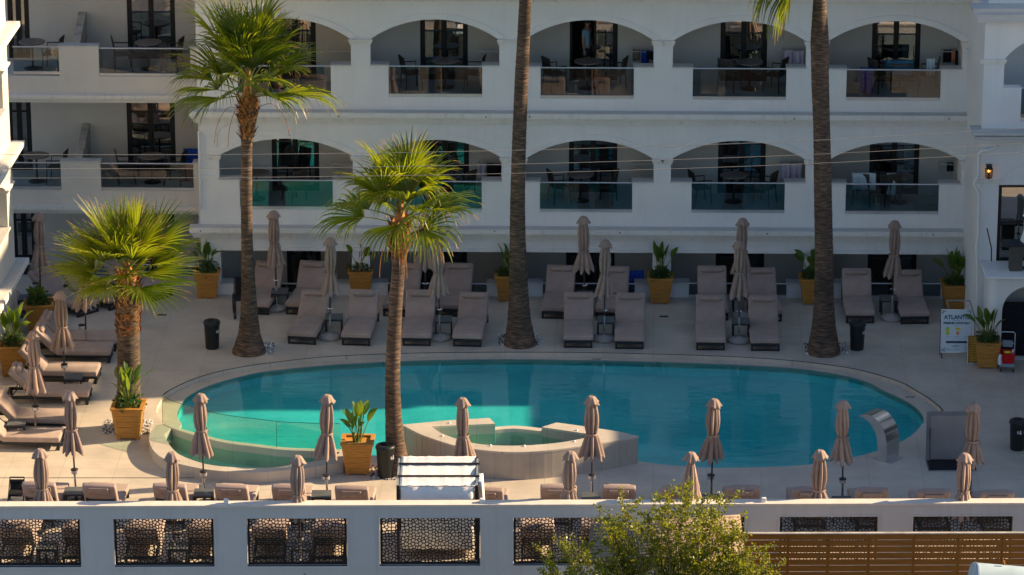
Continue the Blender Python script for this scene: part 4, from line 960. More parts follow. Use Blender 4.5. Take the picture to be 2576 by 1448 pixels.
# ================================================================== slatted fence, corrugated roof, tank, cables
FS = Frame((0, -22.2, 0), R(0.3))
sf = empty('slatted_fence', FS.loc, FS.rot, 'brown horizontal slatted fence in front of the terrace wall', 'fence')
sx0 = FS.hit(1800, 1400)[0]; sx1 = FS.hit(2800, 1400)[0]; zt_ = FS.hit(2300, 1343)[1]
m = MB(); m.b2(sx0, sx1, -0.03, 0.05, zt_, zt_+0.02); m.build('top_cap', M['oldwall'], sf)
z = zt_-0.005; pitch = 17.4/(FPX/ (CAM.y*-1-22.2) *math.cos(R(21.6)))*0.985
xs = [sx0]+[FS.hit(px, 1400)[0] for px in (1982, 2083, 2185, 2298, 2410, 2520, 2640)]+[sx1]
rr = random.Random(2)
for i in range(12):
    m = MB()
    for q in range(len(xs)-1): m.b2(xs[q]+0.004, xs[q+1]-0.004, -0.012+rr.uniform(0, 0.004), 0.01, z-pitch*0.86+rr.uniform(-0.003, 0.003), z)
    m.build('slat', M['slat'], sf); z -= pitch
for x in xs[1:-1]:
    m = MB(); m.b2(x-0.03, x+0.03, 0.012, 0.06, -3.6, zt_-0.001); m.build('post', M['slat'], sf)
# corrugated roof
rf = empty('shed_roof', (G(1670, 1360, 0.3).x, -21.0, 0), 0, 'small shed roof of grey corrugated sheet behind the shrub', 'shed')
FRf = Frame((0, -21.0, 0), 0); xa, za = FRf.hit(1486, 1322); xb, zb = FRf.hit(1862, 1298)
ox = rf.location.x; nrib = 13; mbf = MB(); vs = []
for i in range(nrib*8+1):
    t = i/(nrib*8); y = -1.75*t; dz = -0.12*t+0.042*math.sin(i*PI/4)
    vs += [(xa-ox-0.1*t, y, za+dz), (xb-ox, y, zb+dz)]
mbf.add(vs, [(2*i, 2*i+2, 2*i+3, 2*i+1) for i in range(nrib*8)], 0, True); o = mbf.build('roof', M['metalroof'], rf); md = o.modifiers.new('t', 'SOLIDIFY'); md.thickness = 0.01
m = MB(); m.b2(xa-ox+0.05, xb-ox-0.05, -1.65, -0.05, -3.6, za-0.3); m.build('wall', M['stucco_in'], rf)
# tank
tp = G(2500, 1440, -0.8)
tk = empty('water_tank', Vector((FS.hit(2520, 1440)[0]-0.6, -27.0, 0)), 0, 'pale blue cylindrical tank at the bottom right corner', 'tank')
Ft = Frame((0, -27.0, 0), 0); cx_, cz_ = Ft.hit(2445, 1455); lx_ = tk.location.x
m = MB(); m.tube([(cx_-lx_, 0, cz_), (cx_-lx_+3.2, 0.4, cz_-0.45)], 0.30, 28); m.build('tank_body', M['tank'], tk)
m = MB(); m.tube([(cx_-lx_+0.03, 0, cz_), (cx_-lx_+0.06, 0.004, cz_-0.004)], 0.312, 28); m.build('band', M['alu'], tk)
m = MB(); m.tube([(cx_-lx_+0.6, 0.05, cz_+0.25), (cx_-lx_+0.6, 0.05, cz_+0.33)], 0.02, 8); m.build('valve', M['fiber'], tk)
m = MB(); m.b2(cx_-lx_, cx_-lx_+3.2, -0.25, 0.5, -3.6, cz_-0.72); m.build('stand', M['stucco_in'], tk)
# overhead cables
Fc = Frame((0, -24.0, 0), 0)
wires = [('uppermost', [(-200, 391), (0, 390), (643, 389), (1290, 379), (1932, 359), (2425, 333), (2800, 308)]), ('middle', [(-200, 424), (0, 425), (643, 424), (1290, 414), (1932, 394), (2425, 370), (2800, 348)]), ('lowest', [(-200, 449), (0, 449), (643, 447), (1290, 437), (1932, 417), (2425, 393), (2800, 372)])]
for nm, pts in wires:
    q = [Vector((Fc.hit(x, y)[0], -24.0, Fc.hit(x, y)[1])) for x, y in pts]; m = MB(); m.tube(smoothpts(q, 8), 0.005, 5); o = m.build('overhead_cable', M['wire'])
    tag(o, f'{nm} of the three thin cables crossing before the facade', 'cable', 'cables strung across in front of the hotel')

# ================================================================== UMBRELLAS
def umbrella_proto(seed, loose=False, base='stone'):
    r = random.Random(seed)
    t = empty('closed_umbrella', (0, 0, -50), 0, 'x', 'umbrella', 'closed umbrellas around the pool')
    m = MB(); m.tube([(0, 0, 0.05), (0, 0, 2.5)], 0.02, 10); m.build('pole', M['pole'], t)
    m = MB(); m.tube([(0, 0, 0.05), (0, 0, 0.62)], 0.026, 10); m.build('lower_sleeve', M['steel'], t)
    top, bot = 2.52, 1.17; L_ = top-bot; N = 96
    ph = r.uniform(0, 6.28); tw = r.uniform(-0.6, 0.6); tie = r.uniform(0.56, 0.64); ribs = 8
    hs_ = [r.uniform(0.75, 1.25) for _ in range(ribs)]; sh = [r.uniform(-0.2, 0.2) for _ in range(ribs)]
    prof = []; K = 30
    for i in range(K+1):
        u = i/K
        if loose: rad = 0.05+0.21*u**1.1
        elif u < tie: rad = 0.075+0.055*math.sin(PI*min(1, u/tie)*0.9)
        else: rad = 0.095+0.125*((u-tie)/(1-tie))**0.75
        if not loose and abs(u-tie) < 0.04: rad *= 0.93
        prof.append((rad*0.95, top-u*L_))
    def fn(th, z, rad, i):
        u = i/K; k = ribs*((th+ph+tw*u*1.2)/(2*PI)) % ribs; j = int(k) % ribs; f = k-int(k)
        s_ = abs(math.sin(PI*(f+sh[j]*f*(1-f))))**0.65
        amp = (0.16+0.38*min(1, u*2.5)) if u < tie else (0.36+0.30*(u-tie)/(1-tie))
        v = rad*(1-amp+amp*1.5*s_*hs_[j])
        v += rad*0.05*math.sin(2.5*th+9*u+ph)
        return v
    m = MB(); vs = []
    bx = r.uniform(-0.02, 0.02)
    for i, (rad, z) in enumerate(prof):
        u = i/K
        for j in range(N):
            th = 2*PI*j/N; rr_ = fn(th, z, rad, i); zz = z
            if i == K: zz = z+0.05*math.cos(8*(th+ph+tw))+r.uniform(-0.008, 0.008)
            vs.append((rr_*math.cos(th)+bx*math.sin(PI*u), rr_*math.sin(th), zz))
    m.add(vs, [(i*N+j, i*N+(j+1) % N, (i+1)*N+(j+1) % N, (i+1)*N+j) for i in range(K) for j in range(N)], 0, True)
    # inner underside
    m.add([(v[0]*0.35, v[1]*0.35, v[2]+0.25) for v in vs[-N:]]+vs[-N:], [(j, (j+1) % N, N+(j+1) % N, N+j) for j in range(N)], 0, True)
    o = m.build('canopy', M['umb'], t)
    m = MB()
    capp = [(0.012, 0.035), (0.055, 0.028), (0.095, 0.0), (0.12, -0.05), (0.145, -0.10), (0.17, -0.14)]; vs = []
    for i, (rad, z) in enumerate(capp):
        for j in range(48):
            th = 2*PI*j/48; f = 1+(0.12*math.cos(8*th/2*2+ph)*(i/5)); zz = z+2.53 + (0.025*math.cos(4*th+ph)*(i/5)**2)
            vs.append((rad*f*math.cos(th), rad*f*math.sin(th), zz))
    m.add(vs, [(i*48+j, (i+1)*48+j, (i+1)*48+(j+1) % 48, i*48+(j+1) % 48) for i in range(5) for j in range(48)], 0, True); m.add(vs[:48], [tuple(range(48))], 0)
    o2 = m.build('vent_cap', M['umb'], t); md = o2.modifiers.new('s', 'SOLIDIFY'); md.thickness = 0.006
    if not loose:
        zt_ = top-tie*L_; m = MB(); m.lathe([(0.128, zt_-0.02), (0.132, zt_), (0.128, zt_+0.02)], 24, cap=False); m.tube([(0.12, -0.05, zt_), (0.15, -0.09, zt_-0.02), (0.14, -0.1, zt_-0.10)], 0.012, 5); m.build('strap', M['umb'], t)
    m = MB(); m.rbox((0.045, -0.06, bot+0.02), (0.035, 0.03, 0.10), 0.01, 2); m.build('rib_tip', M['white'], t)
    # cup holder
    a = r.uniform(-1.2, 1.2)-PI/2 if r.random() < 0.4 else -PI/2
    if base == 'stone':
        m = MB(); m.lathe([(0.26, 0.0), (0.285, 0.03), (0.28, 0.07), (0.22, 0.105), (0.06, 0.12), (0.03, 0.14)], 32); m.build('base', M['stone'], t)
        m = MB(); m.tube([(0.055*math.cos(q*PI/8), 0.055*math.sin(q*PI/8)-0.01, 0.77) for q in range(6, 17)], 0.013, 6); m.build('drink_hook', M['white'], t)
    else:
        m = MB(); m.b2(-0.22, 0.22, -0.22, 0.22, 0.0, 0.012); m.lathe([(0.035, 0.012), (0.035, 0.2)], 12); m.build('base', M['dark'], t)
        dx, dy = (0, 0) if r.random() < 0.5 else (-0.12, 0.0)
        m = MB(); m.lathe([(0.075, 0.66), (0.078, 0.70), (0.078, 0.735)], 20, (dx, dy, 0)); cup = m.build('ashtray', M['alu'], t)
        m = MB(); m.lathe([(0.079, 0.735), (0.084, 0.745), (0.08, 0.76), (0.05, 0.762)], 20, (dx, dy, 0)); m.build('lid', M['dark'], cup)
    return t
US = [umbrella_proto(s) for s in (1, 2, 11, 12)]; UP = [umbrella_proto(s, False, 'plate') for s in (3, 4, 5, 13, 14)]; UL = umbrella_proto(6, True, 'plate')
back1 = [(697, 776), (1070, 784), (1471, 788), (1868, 795), (2243, 800)]
for i, (x, y) in enumerate(back1): place(US[i % 4], G(x, y+3), 0.7*i, ['closed taupe umbrella nearest the tall left palm in the back row', 'closed taupe umbrella directly behind the near pool palm', 'closed taupe umbrella of the back row right of the middle tall palm', 'tall closed umbrella of the back row partly hidden behind another one', 'closed taupe umbrella farthest right of the back row beside the black bin'][i])
row2 = [(830, 848), (1107, 850), (1520, 853), (1859, 857)]
for i, (x, y) in enumerate(row2): place(US[(i+2) % 4], G(x, y+3), 0.9*i+0.3, ['closed umbrella on round stone base, first of the front poolside row', 'closed umbrella on round stone base just right of the near palm trunk', 'closed umbrella on round stone base, third of the poolside row', 'closed umbrella standing before another closed umbrella beyond the pool'][i])
leftu = [(103, 785, 'closed umbrella in the far left corner by the ground floor rail'), (218, 889, 'closed umbrella half covered by the fan palm crown at left'), (166, 992, 'second nearest of the closed umbrellas along the left loungers'), (90, 1100, 'closed umbrella at left between the two nearest side facing loungers'), (192, 1262, 'closed umbrella in the lower left behind a small side table')]
for i, (x, y, l) in enumerate(leftu): place(UP[(2*i) % 5], G(x, y), 0.8*i, l)
frontu = [(515, 1268), (822, 1273), (1170, 1278), (1490, 1276), (1788, 1281), (2119, 1286), (2440, 1291)]
fl_ = ['closed umbrella in front of the glass pool fence', 'closed umbrella beside the lone potted plant near the crescent pool', 'closed umbrella behind the white cabana', 'closed umbrella before the right arm of the hot tub', 'closed umbrella between hot tub and fountain against the blue water', 'closed umbrella just left of the steel fountain', 'closed umbrella in front of the open steel hatch']
for i, (x, y) in enumerate(frontu): place(UP[(i+1) % 5], G(x, y), 1.1*i+0.4, fl_[i])
nearu = [(117, 1417), (440, 1424), (757, 1433), (1430, 1420), (1733, 1423), (2060, 1422), (2416, 1430)]
nl = ['leftmost closed umbrella right behind the terrace wall', 'closed umbrella behind the wall above the second screen', 'closed umbrella behind the wall above the third screen', 'closed umbrella behind the wall left of the hot tub corner', 'loosely closed cone shaped umbrella behind the leafy shrub', 'closed umbrella behind the wall above the seventh screen', 'rightmost closed umbrella right behind the terrace wall']
for i, (x, y) in enumerate(nearu):
    if i == 4: place(UL, G(x, y), 0.4, nl[i])
    else: place(UP[(3*i+2) % 5], G(x, y), 1.7*i+0.9, nl[i])

LR = random.Random(31)
for o in list(C.objects):
    if o.parent is None and o.name.startswith('closed_umbrella') and o.location.z > -1:
        o.rotation_euler.x = R(LR.uniform(-1.3, 1.3)); o.rotation_euler.y = R(LR.uniform(-1.3, 1.3))
# ================================================================== LOUNGERS
def lounger_proto(var=0, ang=46):
    t = empty('sun_lounger', (0, 0, -50), 0, 'x', 'sun lounger', 'taupe sun loungers')
    Wd, fh = 0.64, 0.19
    m = MB()  # frame rails
    for sx in (-1, 1): m.b2(sx*Wd/2-0.025 if sx > 0 else -Wd/2-0.025, sx*Wd/2+0.025 if sx > 0 else -Wd/2+0.025, -0.98, 0.98, fh-0.06, fh)
    m.b2(-Wd/2+0.025, Wd/2-0.025, -0.98, -0.93, fh-0.06, fh); m.b2(-Wd/2+0.025, Wd/2-0.025, 0.93, 0.98, fh-0.06, fh)
    for y in (-0.6, -0.2, 0.2): m.b2(-Wd/2+0.025, Wd/2-0.025, y-0.03, y+0.03, fh-0.04, fh-0.01)
    m.build('frame', M['dark'], t)
    for sy in (-0.93, 0.93):
        for sx in (-1, 1): m = MB(); m.box((sx*(Wd/2), sy, (fh-0.06)/2), (0.05, 0.06, fh-0.06)); m.build('leg', M['dark'], t)
    m = MB(); m.b2(-Wd/2, Wd/2, -0.95, -0.91, 0.0, 0.03); m.build('foot_bar', M['dark'], t)
    m = MB(); m.rbox((0, -0.315, fh+0.065), (Wd+0.09, 1.31, 0.13), 0.035, 4); m.build('seat_cushion', M['cushion'], t)
    A = R(ang) ; hy, hz = 0.34, fh+0.03; rot = Matrix.Rotation(A, 3, 'X')
    c = Vector((0, hy, hz)) + rot @ Vector((0, 0.385, 0.045))
    m = MB(); m.rbox(c, (Wd+0.09, 0.79, 0.15), 0.045, 4, rot=rot); m.build('back_cushion', M['cushion'], t)
    m = MB()
    for q in range(4):
        p = Vector((0, hy, hz))+rot @ Vector((0, 0.05+q*0.10, -0.03)); m.box(p, (Wd-0.04, 0.05, 0.018), rot=rot)
    for sx in (-1, 1): p = Vector((sx*(Wd/2-0.02), hy, hz))+rot @ Vector((0, 0.20, -0.03)); m.box(p, (0.03, 0.42, 0.04), rot=rot)
    m.build('back_frame', M['dark'], t)
    for sx in (-1, 1):
        m = MB(); a = Vector((sx*(Wd/2-0.05), hy, hz))+rot @ Vector((0, 0.36, -0.05)); m.tube([a, (sx*(Wd/2-0.05), 0.85, fh-0.03)], 0.012, 6); m.build('strut', M['dark'], t)
    pc = Vector((0, hy, hz))+rot @ Vector((0, 0.64, 0.145))
    m = MB(); seg = []
    for i in range(13):
        u = -1+2*i/12; x = u*(Wd/2-0.03); rr_ = 0.066*math.sqrt(max(0.12, 1-abs(u)**9)); seg.append((x, rr_))
    m.tube([(x, pc.y, pc.z) for x, _ in seg], [r_ for _, r_ in seg], 16); pil = m.build('head_pillow', M['cushion'], t)
    # weighted flap over the back
    m = MB(); fc = Vector((0, hy, hz))+rot @ Vector((0, 0.62, -0.035)); n = 22; vs = []; r = random.Random(var)
    for i in range(n+1):
        x = -0.21+0.42*i/n; w_ = 0.010*math.sin(i*2.2+var)+r.uniform(-0.004, 0.004)
        for q in range(4): p = Vector((x, hy, hz))+rot @ Vector((0, 0.765-q*0.055, -0.052-0.016*(q > 0)+w_*(q > 0))); vs.append(tuple(p))
    m.add(vs, [(i*4+q, i*4+q+1, (i+1)*4+q+1, (i+1)*4+q) for i in range(n) for q in range(3)], 0, True)
    o = m.build('pillow_flap', M['cushion'], pil); md = o.modifiers.new('s', 'SOLIDIFY'); md.thickness = 0.01
    return t
LOS = [lounger_proto(0, 46), lounger_proto(1, 42), lounger_proto(3, 50)]; LO = LOS[0]; LU = lounger_proto(2, 60); LRND = random.Random(8)
def lounger(cx, footy, yaw=0, label='', flip=False, z=0, headpx=None):
    """place by centre px of its foot end and its ground line; yaw = turn"""
    p = G(cx, footy); rz = yaw + (PI if flip else 0)
    d = Matrix.Rotation(rz, 3, 'Z') @ Vector((0, 0.95, 0))
    return place(LOS[LRND.choice((0, 0, 1, 2))], p+d, rz+R(LRND.uniform(-1.2, 1.2)), label)
b1 = [(643, 792, -9), (755, 793, -9), (1000, 797, -7), (1133, 797, -7), (1398, 803, -5), (1535, 806, -5), (1797, 807, 0), (1930, 810, 2), (2165, 814, 0), (2300, 816, 1)]
l1 = ['back row lounger half hidden by the tall left palm trunk', 'back row lounger right of the umbrella by the left palm', 'back row lounger behind the near palm trunk', 'back row lounger right of the near palm trunk', 'back row lounger just right of the middle tall palm', 'back row lounger partly behind the third poolside umbrella', 'back row lounger left of the overlapping umbrella pair', 'back row lounger right of the overlapping umbrella pair', 'back row lounger just right of the right tall palm', 'rightmost lounger of the back row']
for (x, y, a), l in zip(b1, l1): lounger(x, y, R(a), l)
b2_ = [(759, 867, -9), (894, 870, -6), (1047, 871, -3), (1177, 873, -4), (1455, 876, -1), (1585, 879, -1), (1788, 882, -2), (1925, 884, -1)]
l2 = ['leftmost lounger of the poolside row', 'poolside lounger right of the first stone based umbrella', 'poolside lounger crossed by the near palm trunk', 'poolside lounger just left of the middle tall palm', 'poolside lounger left of the third stone based umbrella', 'poolside lounger right of the third stone based umbrella with pale patch', 'poolside lounger left of the fourth stone based umbrella', 'rightmost lounger of the poolside row']
l2[5] = 'poolside lounger right of the third stone based umbrella'
for (x, y, a), l in zip(b2_, l2): lounger(x, y, R(a), l)
# side facing loungers on the left: foot to +X
side = [(292, 886, 'side facing lounger behind the fan palm trunk at left'), (277, 915, 'side facing lounger second from the back at left'), (244, 968, 'side facing lounger in the middle of the left group'), (222, 1020, 'side facing lounger left of the potted plant and umbrella'), (176, 1088, 'side facing lounger behind a small side table at far left'), (150, 1135, 'nearest side facing lounger at the left edge')]
for i, (x, y, l) in enumerate(side):
    p = G(x, y); rz = R(90-2+[0, 1, -1, 1, -2, 0][i]); d = Matrix.Rotation(rz, 3, 'Z') @ Vector((0, 0.95, 0)); place(LO, p+d+Vector((0, 0.36, 0)), rz, l)
for (x, y, a, l) in [(222, 792, 48, 'angled lounger in the far left corner behind a planter'), (300, 775, 50, 'angled lounger behind the fan palm crown'), (410, 752, 52, 'angled lounger right of the fan palm with its head hidden'), (60, 800, 30, 'lounger partly hidden behind the sunlit wing corner')]:
    p = G(x, y); rz = R(a); d = Matrix.Rotation(rz, 3, 'Z') @ Vector((0, 0.95, 0)); place(LO, p+d, rz, l)
# front row, backs to camera. centre of back px, y of top of back
fr_ = [(98, 1208, -4), (250, 1211, -5), (427, 1212, -5), (582, 1214, -5), (726, 1215, -4), (885, 1218, -4), (1224, 1222, -4), (1402, 1215, -3), (1557, 1216, -2), (1706, 1218, -2), (1870, 1218, 0), (2036, 1221, 1), (2193, 1223, 1), (2350, 1227, 1), (2509, 1230, 1)]
fll = ['front lounger farthest left beside the black stroller', 'front lounger right of the leftmost side table', 'front lounger left of the second side table', 'front lounger right of the second side table', 'front lounger left of the third side table', 'front lounger right of the third side table below the lone planter', 'front lounger partly hidden by the white cabana', 'front lounger behind the closed umbrella right of the cabana', 'front lounger with sunlit flap right of the blue grey side table', 'front lounger behind the cone shaped umbrella', 'front lounger just right of the leafy shrub top', 'front lounger behind the umbrella above the seventh screen', 'front lounger right of the umbrella near the steel fountain', 'front lounger left of the rightmost wall umbrella', 'front lounger farthest right']
for (x, y, a), l in zip(fr_, fll):
    p = G(x, y, 0.97); rz = PI + R(a); d = Matrix.Rotation(rz, 3, 'Z') @ Vector((0, -0.62, 0)); q = p+d; q.z = 0; place(LU, q, rz, l)
nb = [(35, 1352, 'left'), (195, 1352, 'right')], [(352, 1353, 'left'), (510, 1353, 'right')], [(675, 1354, 'left'), (825, 1354, 'right')], [(1352, 1352, 'left'), (1508, 1352, 'right')]
for k, pr in enumerate(nb):
    for (x, y, s_) in pr:
        p = G(x, 1360, 0.6); rz = PI; q = Vector((p.x, -17.65, 0)); q.z = 0
        place(LO, q, rz, f'{s_} lounger seen through the {["first", "second", "third", "fifth"][k]} screen of the terrace wall')

# ================================================================== side tables
def stable():
    t = empty('side_table', (0, 0, -50), 0, 'x', 'side table', 'small dark side tables')
    m = MB(); m.b2(-0.21, 0.21, -0.21, 0.21, 0.42, 0.45); m.build('table_top', M['tbl'], t)
    for sx in (-1, 1):
        for sy in (-1, 1): m = MB(); m.b2(sx*0.19-0.02, sx*0.19+0.02, sy*0.19-0.02, sy*0.19+0.02, 0, 0.42); m.build('leg', M['dark'], t)
    for y_ in (-0.19, 0.19): m = MB(); m.b2(-0.17, 0.17, y_-0.015, y_+0.015, 0.38, 0.42); m.build('apron', M['dark'], t)
    return t
M['tbl'] = mat('side table top', (0.10, 0.11, 0.12), 0.5, 0.15, 6)
ST = stable()
tabs = [(704, 731, 'side table between loungers beside the tall left palm'), (1073, 735, 'side table behind the near palm in the back row'), (1472, 738, 'side table of the back row right of the middle palm'), (1864, 741, 'side table of the back row behind the overlapping umbrellas'), (2236, 748, 'side table of the back row farthest right'), (840, 796, 'side table beside the first stone based umbrella'), (1116, 801, 'side table between poolside loungers right of the near palm'), (1524, 803, 'side table beside the third stone based umbrella'), (1864, 806, 'side table beside the fourth stone based umbrella'),
        (186, 1234, 'leftmost side table of the front row'), (512, 1238, 'second side table of the front row below the glass fence umbrella'), (808, 1242, 'third side table of the front row'), (1487, 1247, 'side table of the front row right of the cabana'), (1788, 1252, 'side table of the front row behind the shrub'), (2118, 1257, 'side table of the front row near the steel fountain'), (2440, 1261, 'side table of the front row farthest right'),
        (42, 1062, 'side table at the far left edge between loungers'), (185, 946, 'side table between the left side facing loungers'), (68, 748, 'side table in the far left corner near the wing'), (448, 1372, 'side table seen through the second screen'), (757, 1372, 'side table seen through the third screen'), (118, 1372, 'side table seen through the first screen')]
for (x, y, l) in tabs: p = G(x, y, 0.45); p.z = 0; place(ST, p, 0, l)

# ================================================================== planters and plants
def planter_proto():
    t = empty('wooden_planter', (0, 0, -50), 0, 'x', 'planter', 'tapered wooden planters')
    H_, wt, wb = 0.66, 0.30, 0.215; nb_ = 5
    m = MB()
    for k in range(nb_):
        z0 = 0.03+k*(H_-0.05)/nb_; z1 = 0.03+(k+1)*(H_-0.05)/nb_-0.005
        w0 = wb+(wt-wb)*z0/H_; w1 = wb+(wt-wb)*z1/H_
        vs = [(-w0, -w0, z0), (w0, -w0, z0), (w0, w0, z0), (-w0, w0, z0), (-w1, -w1, z1), (w1, -w1, z1), (w1, w1, z1), (-w1, w1, z1)]
        m.add(vs, [(3, 2, 1, 0), (4, 5, 6, 7), (0, 1, 5, 4), (1, 2, 6, 5), (2, 3, 7, 6), (3, 0, 4, 7)])
    m.build('box', M['wood'], t)
    for sx in (-1, 1):
        for sy in (-1, 1):
            m = MB(); a = wb+0.006; b = wt+0.006
            vs = []
            for (w_, z) in ((a, 0.0), (b, H_-0.01)):
                vs += [(sx*w_, sy*w_, z), (sx*(w_-0.06), sy*w_, z), (sx*(w_-0.06), sy*(w_-0.06), z), (sx*w_, sy*(w_-0.06), z)]
            m.add(vs, [(0, 1, 5, 4), (1, 2, 6, 5), (2, 3, 7, 6), (3, 0, 4, 7), (0, 3, 2, 1), (4, 5, 6, 7)]); m.build('corner_post', M['wood'], t)
    m = MB(); o_, i_ = wt+0.03, wt-0.05; vs = []
    for z in (H_-0.01, H_+0.02):
        for w_ in (o_, i_): vs += [(-w_, -w_, z), (w_, -w_, z), (w_, w_, z), (-w_, w_, z)]
    fs = []
    for k in range(4): a, b = k, (k+1) % 4; fs += [(8+a, 8+b, 12+b, 12+a), (a, 4+a, 4+b, b), (a, b, 8+b, 8+a), (4+a, 12+a, 12+b, 4+b)]
    m.add(vs, fs); m.build('rim', M['wood'], t)
    m = MB(); n = 8; r = random.Random(1); vs = [((-i_+2*i_*i/n), (-i_+2*i_*j/n), H_-0.05+r.uniform(-0.012, 0.012)) for j in range(n+1) for i in range(n+1)]
    m.add(vs, [(j*(n+1)+i, j*(n+1)+i+1, (j+1)*(n+1)+i+1, (j+1)*(n+1)+i) for i in range(n) for j in range(n)]); m.build('soil', M['soil'], t)
    return t
def leafblade(m, base, dirv, L_, W_, up, mi=0, bend=0.3, fold=0.25):
    d = dirv.normalized(); s_ = d.cross(Vector((0, 0, 1)));
    s_ = s_.normalized() if s_.length > 0.05 else Vector((1, 0, 0))
    nrm = s_.cross(d).normalized(); s_ = (s_*math.cos(up)+nrm*math.sin(up)); nrm = s_.cross(d).normalized()
    K = 7; vs = []; p = base.copy(); 
    for i in range(K+1):
        u = i/K; wdt = W_*math.sin(PI*min(1, u*0.93+0.04))**0.75*(1 if u < 0.6 else 1-0.25*(u-0.6)); wdt = max(wdt, 0.003)
        dd = (d+Vector((0, 0, -1))*bend*u*u*1.5).normalized()
        if i: p = p+dd*L_/K
        vs += [p-s_*wdt/2+nrm*fold*wdt*0.5, p.copy(), p+s_*wdt/2+nrm*fold*wdt*0.5]
    m.add(vs, [(3*i, 3*i+1, 3*i+4, 3*i+3) for i in range(K)]+[(3*i+1, 3*i+2, 3*i+5, 3*i+4) for i in range(K)], mi, True)
def plant_proto(seed, nleaf=14, bush=True, hgt=1.0, flower=False):
    r = random.Random(seed); t = empty('bird_of_paradise', (0, 0, -50), 0, 'x', 'plant', 'leafy plants in the planters')
    st = MB(); lf = MB()
    for k in range(nleaf):
        a = r.uniform(0, 2*PI); tilt = r.uniform(0.05, 0.55) if k > 3 else r.uniform(0, 0.2)
        L_ = hgt*r.uniform(0.30, 0.62); b = Vector((r.uniform(-0.08, 0.08), r.uniform(-0.08, 0.08), 0.0))
        d = Vector((math.sin(tilt)*math.cos(a), math.sin(tilt)*math.sin(a), math.cos(tilt)))
        e = b+d*L_; mid = b+d*L_*0.5+Vector((0, 0, 0.02)); st.tube([b, mid, e], [0.014, 0.010, 0.007], 5)
        d2 = (d+Vector((math.cos(a), math.sin(a), 0))*r.uniform(0.1, 0.9)*tilt*1.6+Vector((0, 0, r.uniform(-0.1, 0.5)))).normalized()
        leafblade(lf, e, d2, hgt*r.uniform(0.28, 0.42), hgt*r.uniform(0.11, 0.16), r.uniform(-1.2, 1.2), bend=r.uniform(0.1, 0.6), fold=r.uniform(0.2, 0.5))
    st.build('stems', M['petiole'], t); lf.build('leaves', M['leaf'], t)
    if bush:
        m = MB(); rb_ = r.uniform(0.26, 0.31)
        for k in range(620):
            a = r.uniform(0, 2*PI); el = r.uniform(-0.25, 1.35); rad = rb_*r.uniform(0.5, 1.08)*(1+0.18*math.sin(3*a+seed)); c = Vector((rad*math.cos(el)*math.cos(a), rad*math.cos(el)*math.sin(a), 0.05+rad*math.sin(el)*0.85))
            d = Vector((r.uniform(-1, 1)+c.x*2, r.uniform(-1, 1)+c.y*2, r.uniform(-0.4, 1))).normalized(); s_ = d.cross(Vector((r.uniform(-1, 1), r.uniform(-1, 1), r.uniform(-1, 1)))).normalized(); l_ = r.uniform(0.04, 0.085); w_ = l_*0.33
            m.add([c, c+d*l_*0.5+s_*w_, c+d*l_, c+d*l_*0.5-s_*w_], [(0, 1, 2, 3)])
        m.build('undergrowth', M['bushleaf'], t)
        m = MB()
        for k in range(20):
            a = r.uniform(0, 2*PI); x = Vector((0.12*math.cos(a), 0.12*math.sin(a), 0.0)); m.tube([x, x*1.8+Vector((0, 0, 0.16))], 0.004, 4)
        m.build('twigs', M['twig'], t)
    if flower:
        m = MB(); m.tube([(0, 0, 0.1), (-0.2, 0, 0.75)], 0.008, 5); fl = m.build('flower_stem', M['petiole'], t); m = MB()
        for k in range(5): leafblade(m, Vector((-0.2, 0, 0.75)), Vector((-1+0.4*k, 0.1, 0.6)), 0.13, 0.03, 0.2)
        m.build('bloom', M['flower'], fl)
    return t
PL = planter_proto()
PP = [plant_proto(1, 13, True, 1.05), plant_proto(2, 9, True, 0.95, True), plant_proto(3, 11, True, 1.0), plant_proto(14, 15, False, 0.98), plant_proto(5, 16, True, 0.62), plant_proto(6, 16, True, 1.0)]
plp = [(521, 752, 0, 'planter at the left end of the hotel front', 1.02), (907, 748, 2, 'planter before the pier between the first two arches', 1.0), (1277, 760, 1, 'planter half hidden by the middle tall palm', 1.0), (1661, 765, 2, 'planter in the middle right of the back row', 1.0), (2043, 767, 0, 'planter half hidden by the right tall palm', 1.0), (2402, 785, 5, 'planter behind the menu sign at the back right', 1.03), (2485, 928, 5, 'planter beside the red cleaning cart', 0.98), (98, 842, 4, 'planter in the left corner with low bushy growth', 1.12), (33, 948, 5, 'planter at the far left edge beside the wing', 1.12), (323, 1107, 5, 'planter at the foot of the fan palm', 1.15), (900, 1196, 3, 'planter beside the bin at the crescent pool', 1.12)]
for i, (x, y, pi_, l, sc) in enumerate(plp):
    p = G(x, y); p.y += 0.21*sc
    place(PL, p, [0, 0.03, 0, -0.02, 0, 0.05, -0.08, 0.1, 0.05, -0.04, -0.03][i], 'orange brown tapered wooden '+l, sc=sc)
    q = p+Vector((0, 0, 0.60*sc)); place(PP[pi_], q, 1.3*i+0.5, 'green leafy plant growing in the '+l, sc=sc if i != 9 else 1.15)

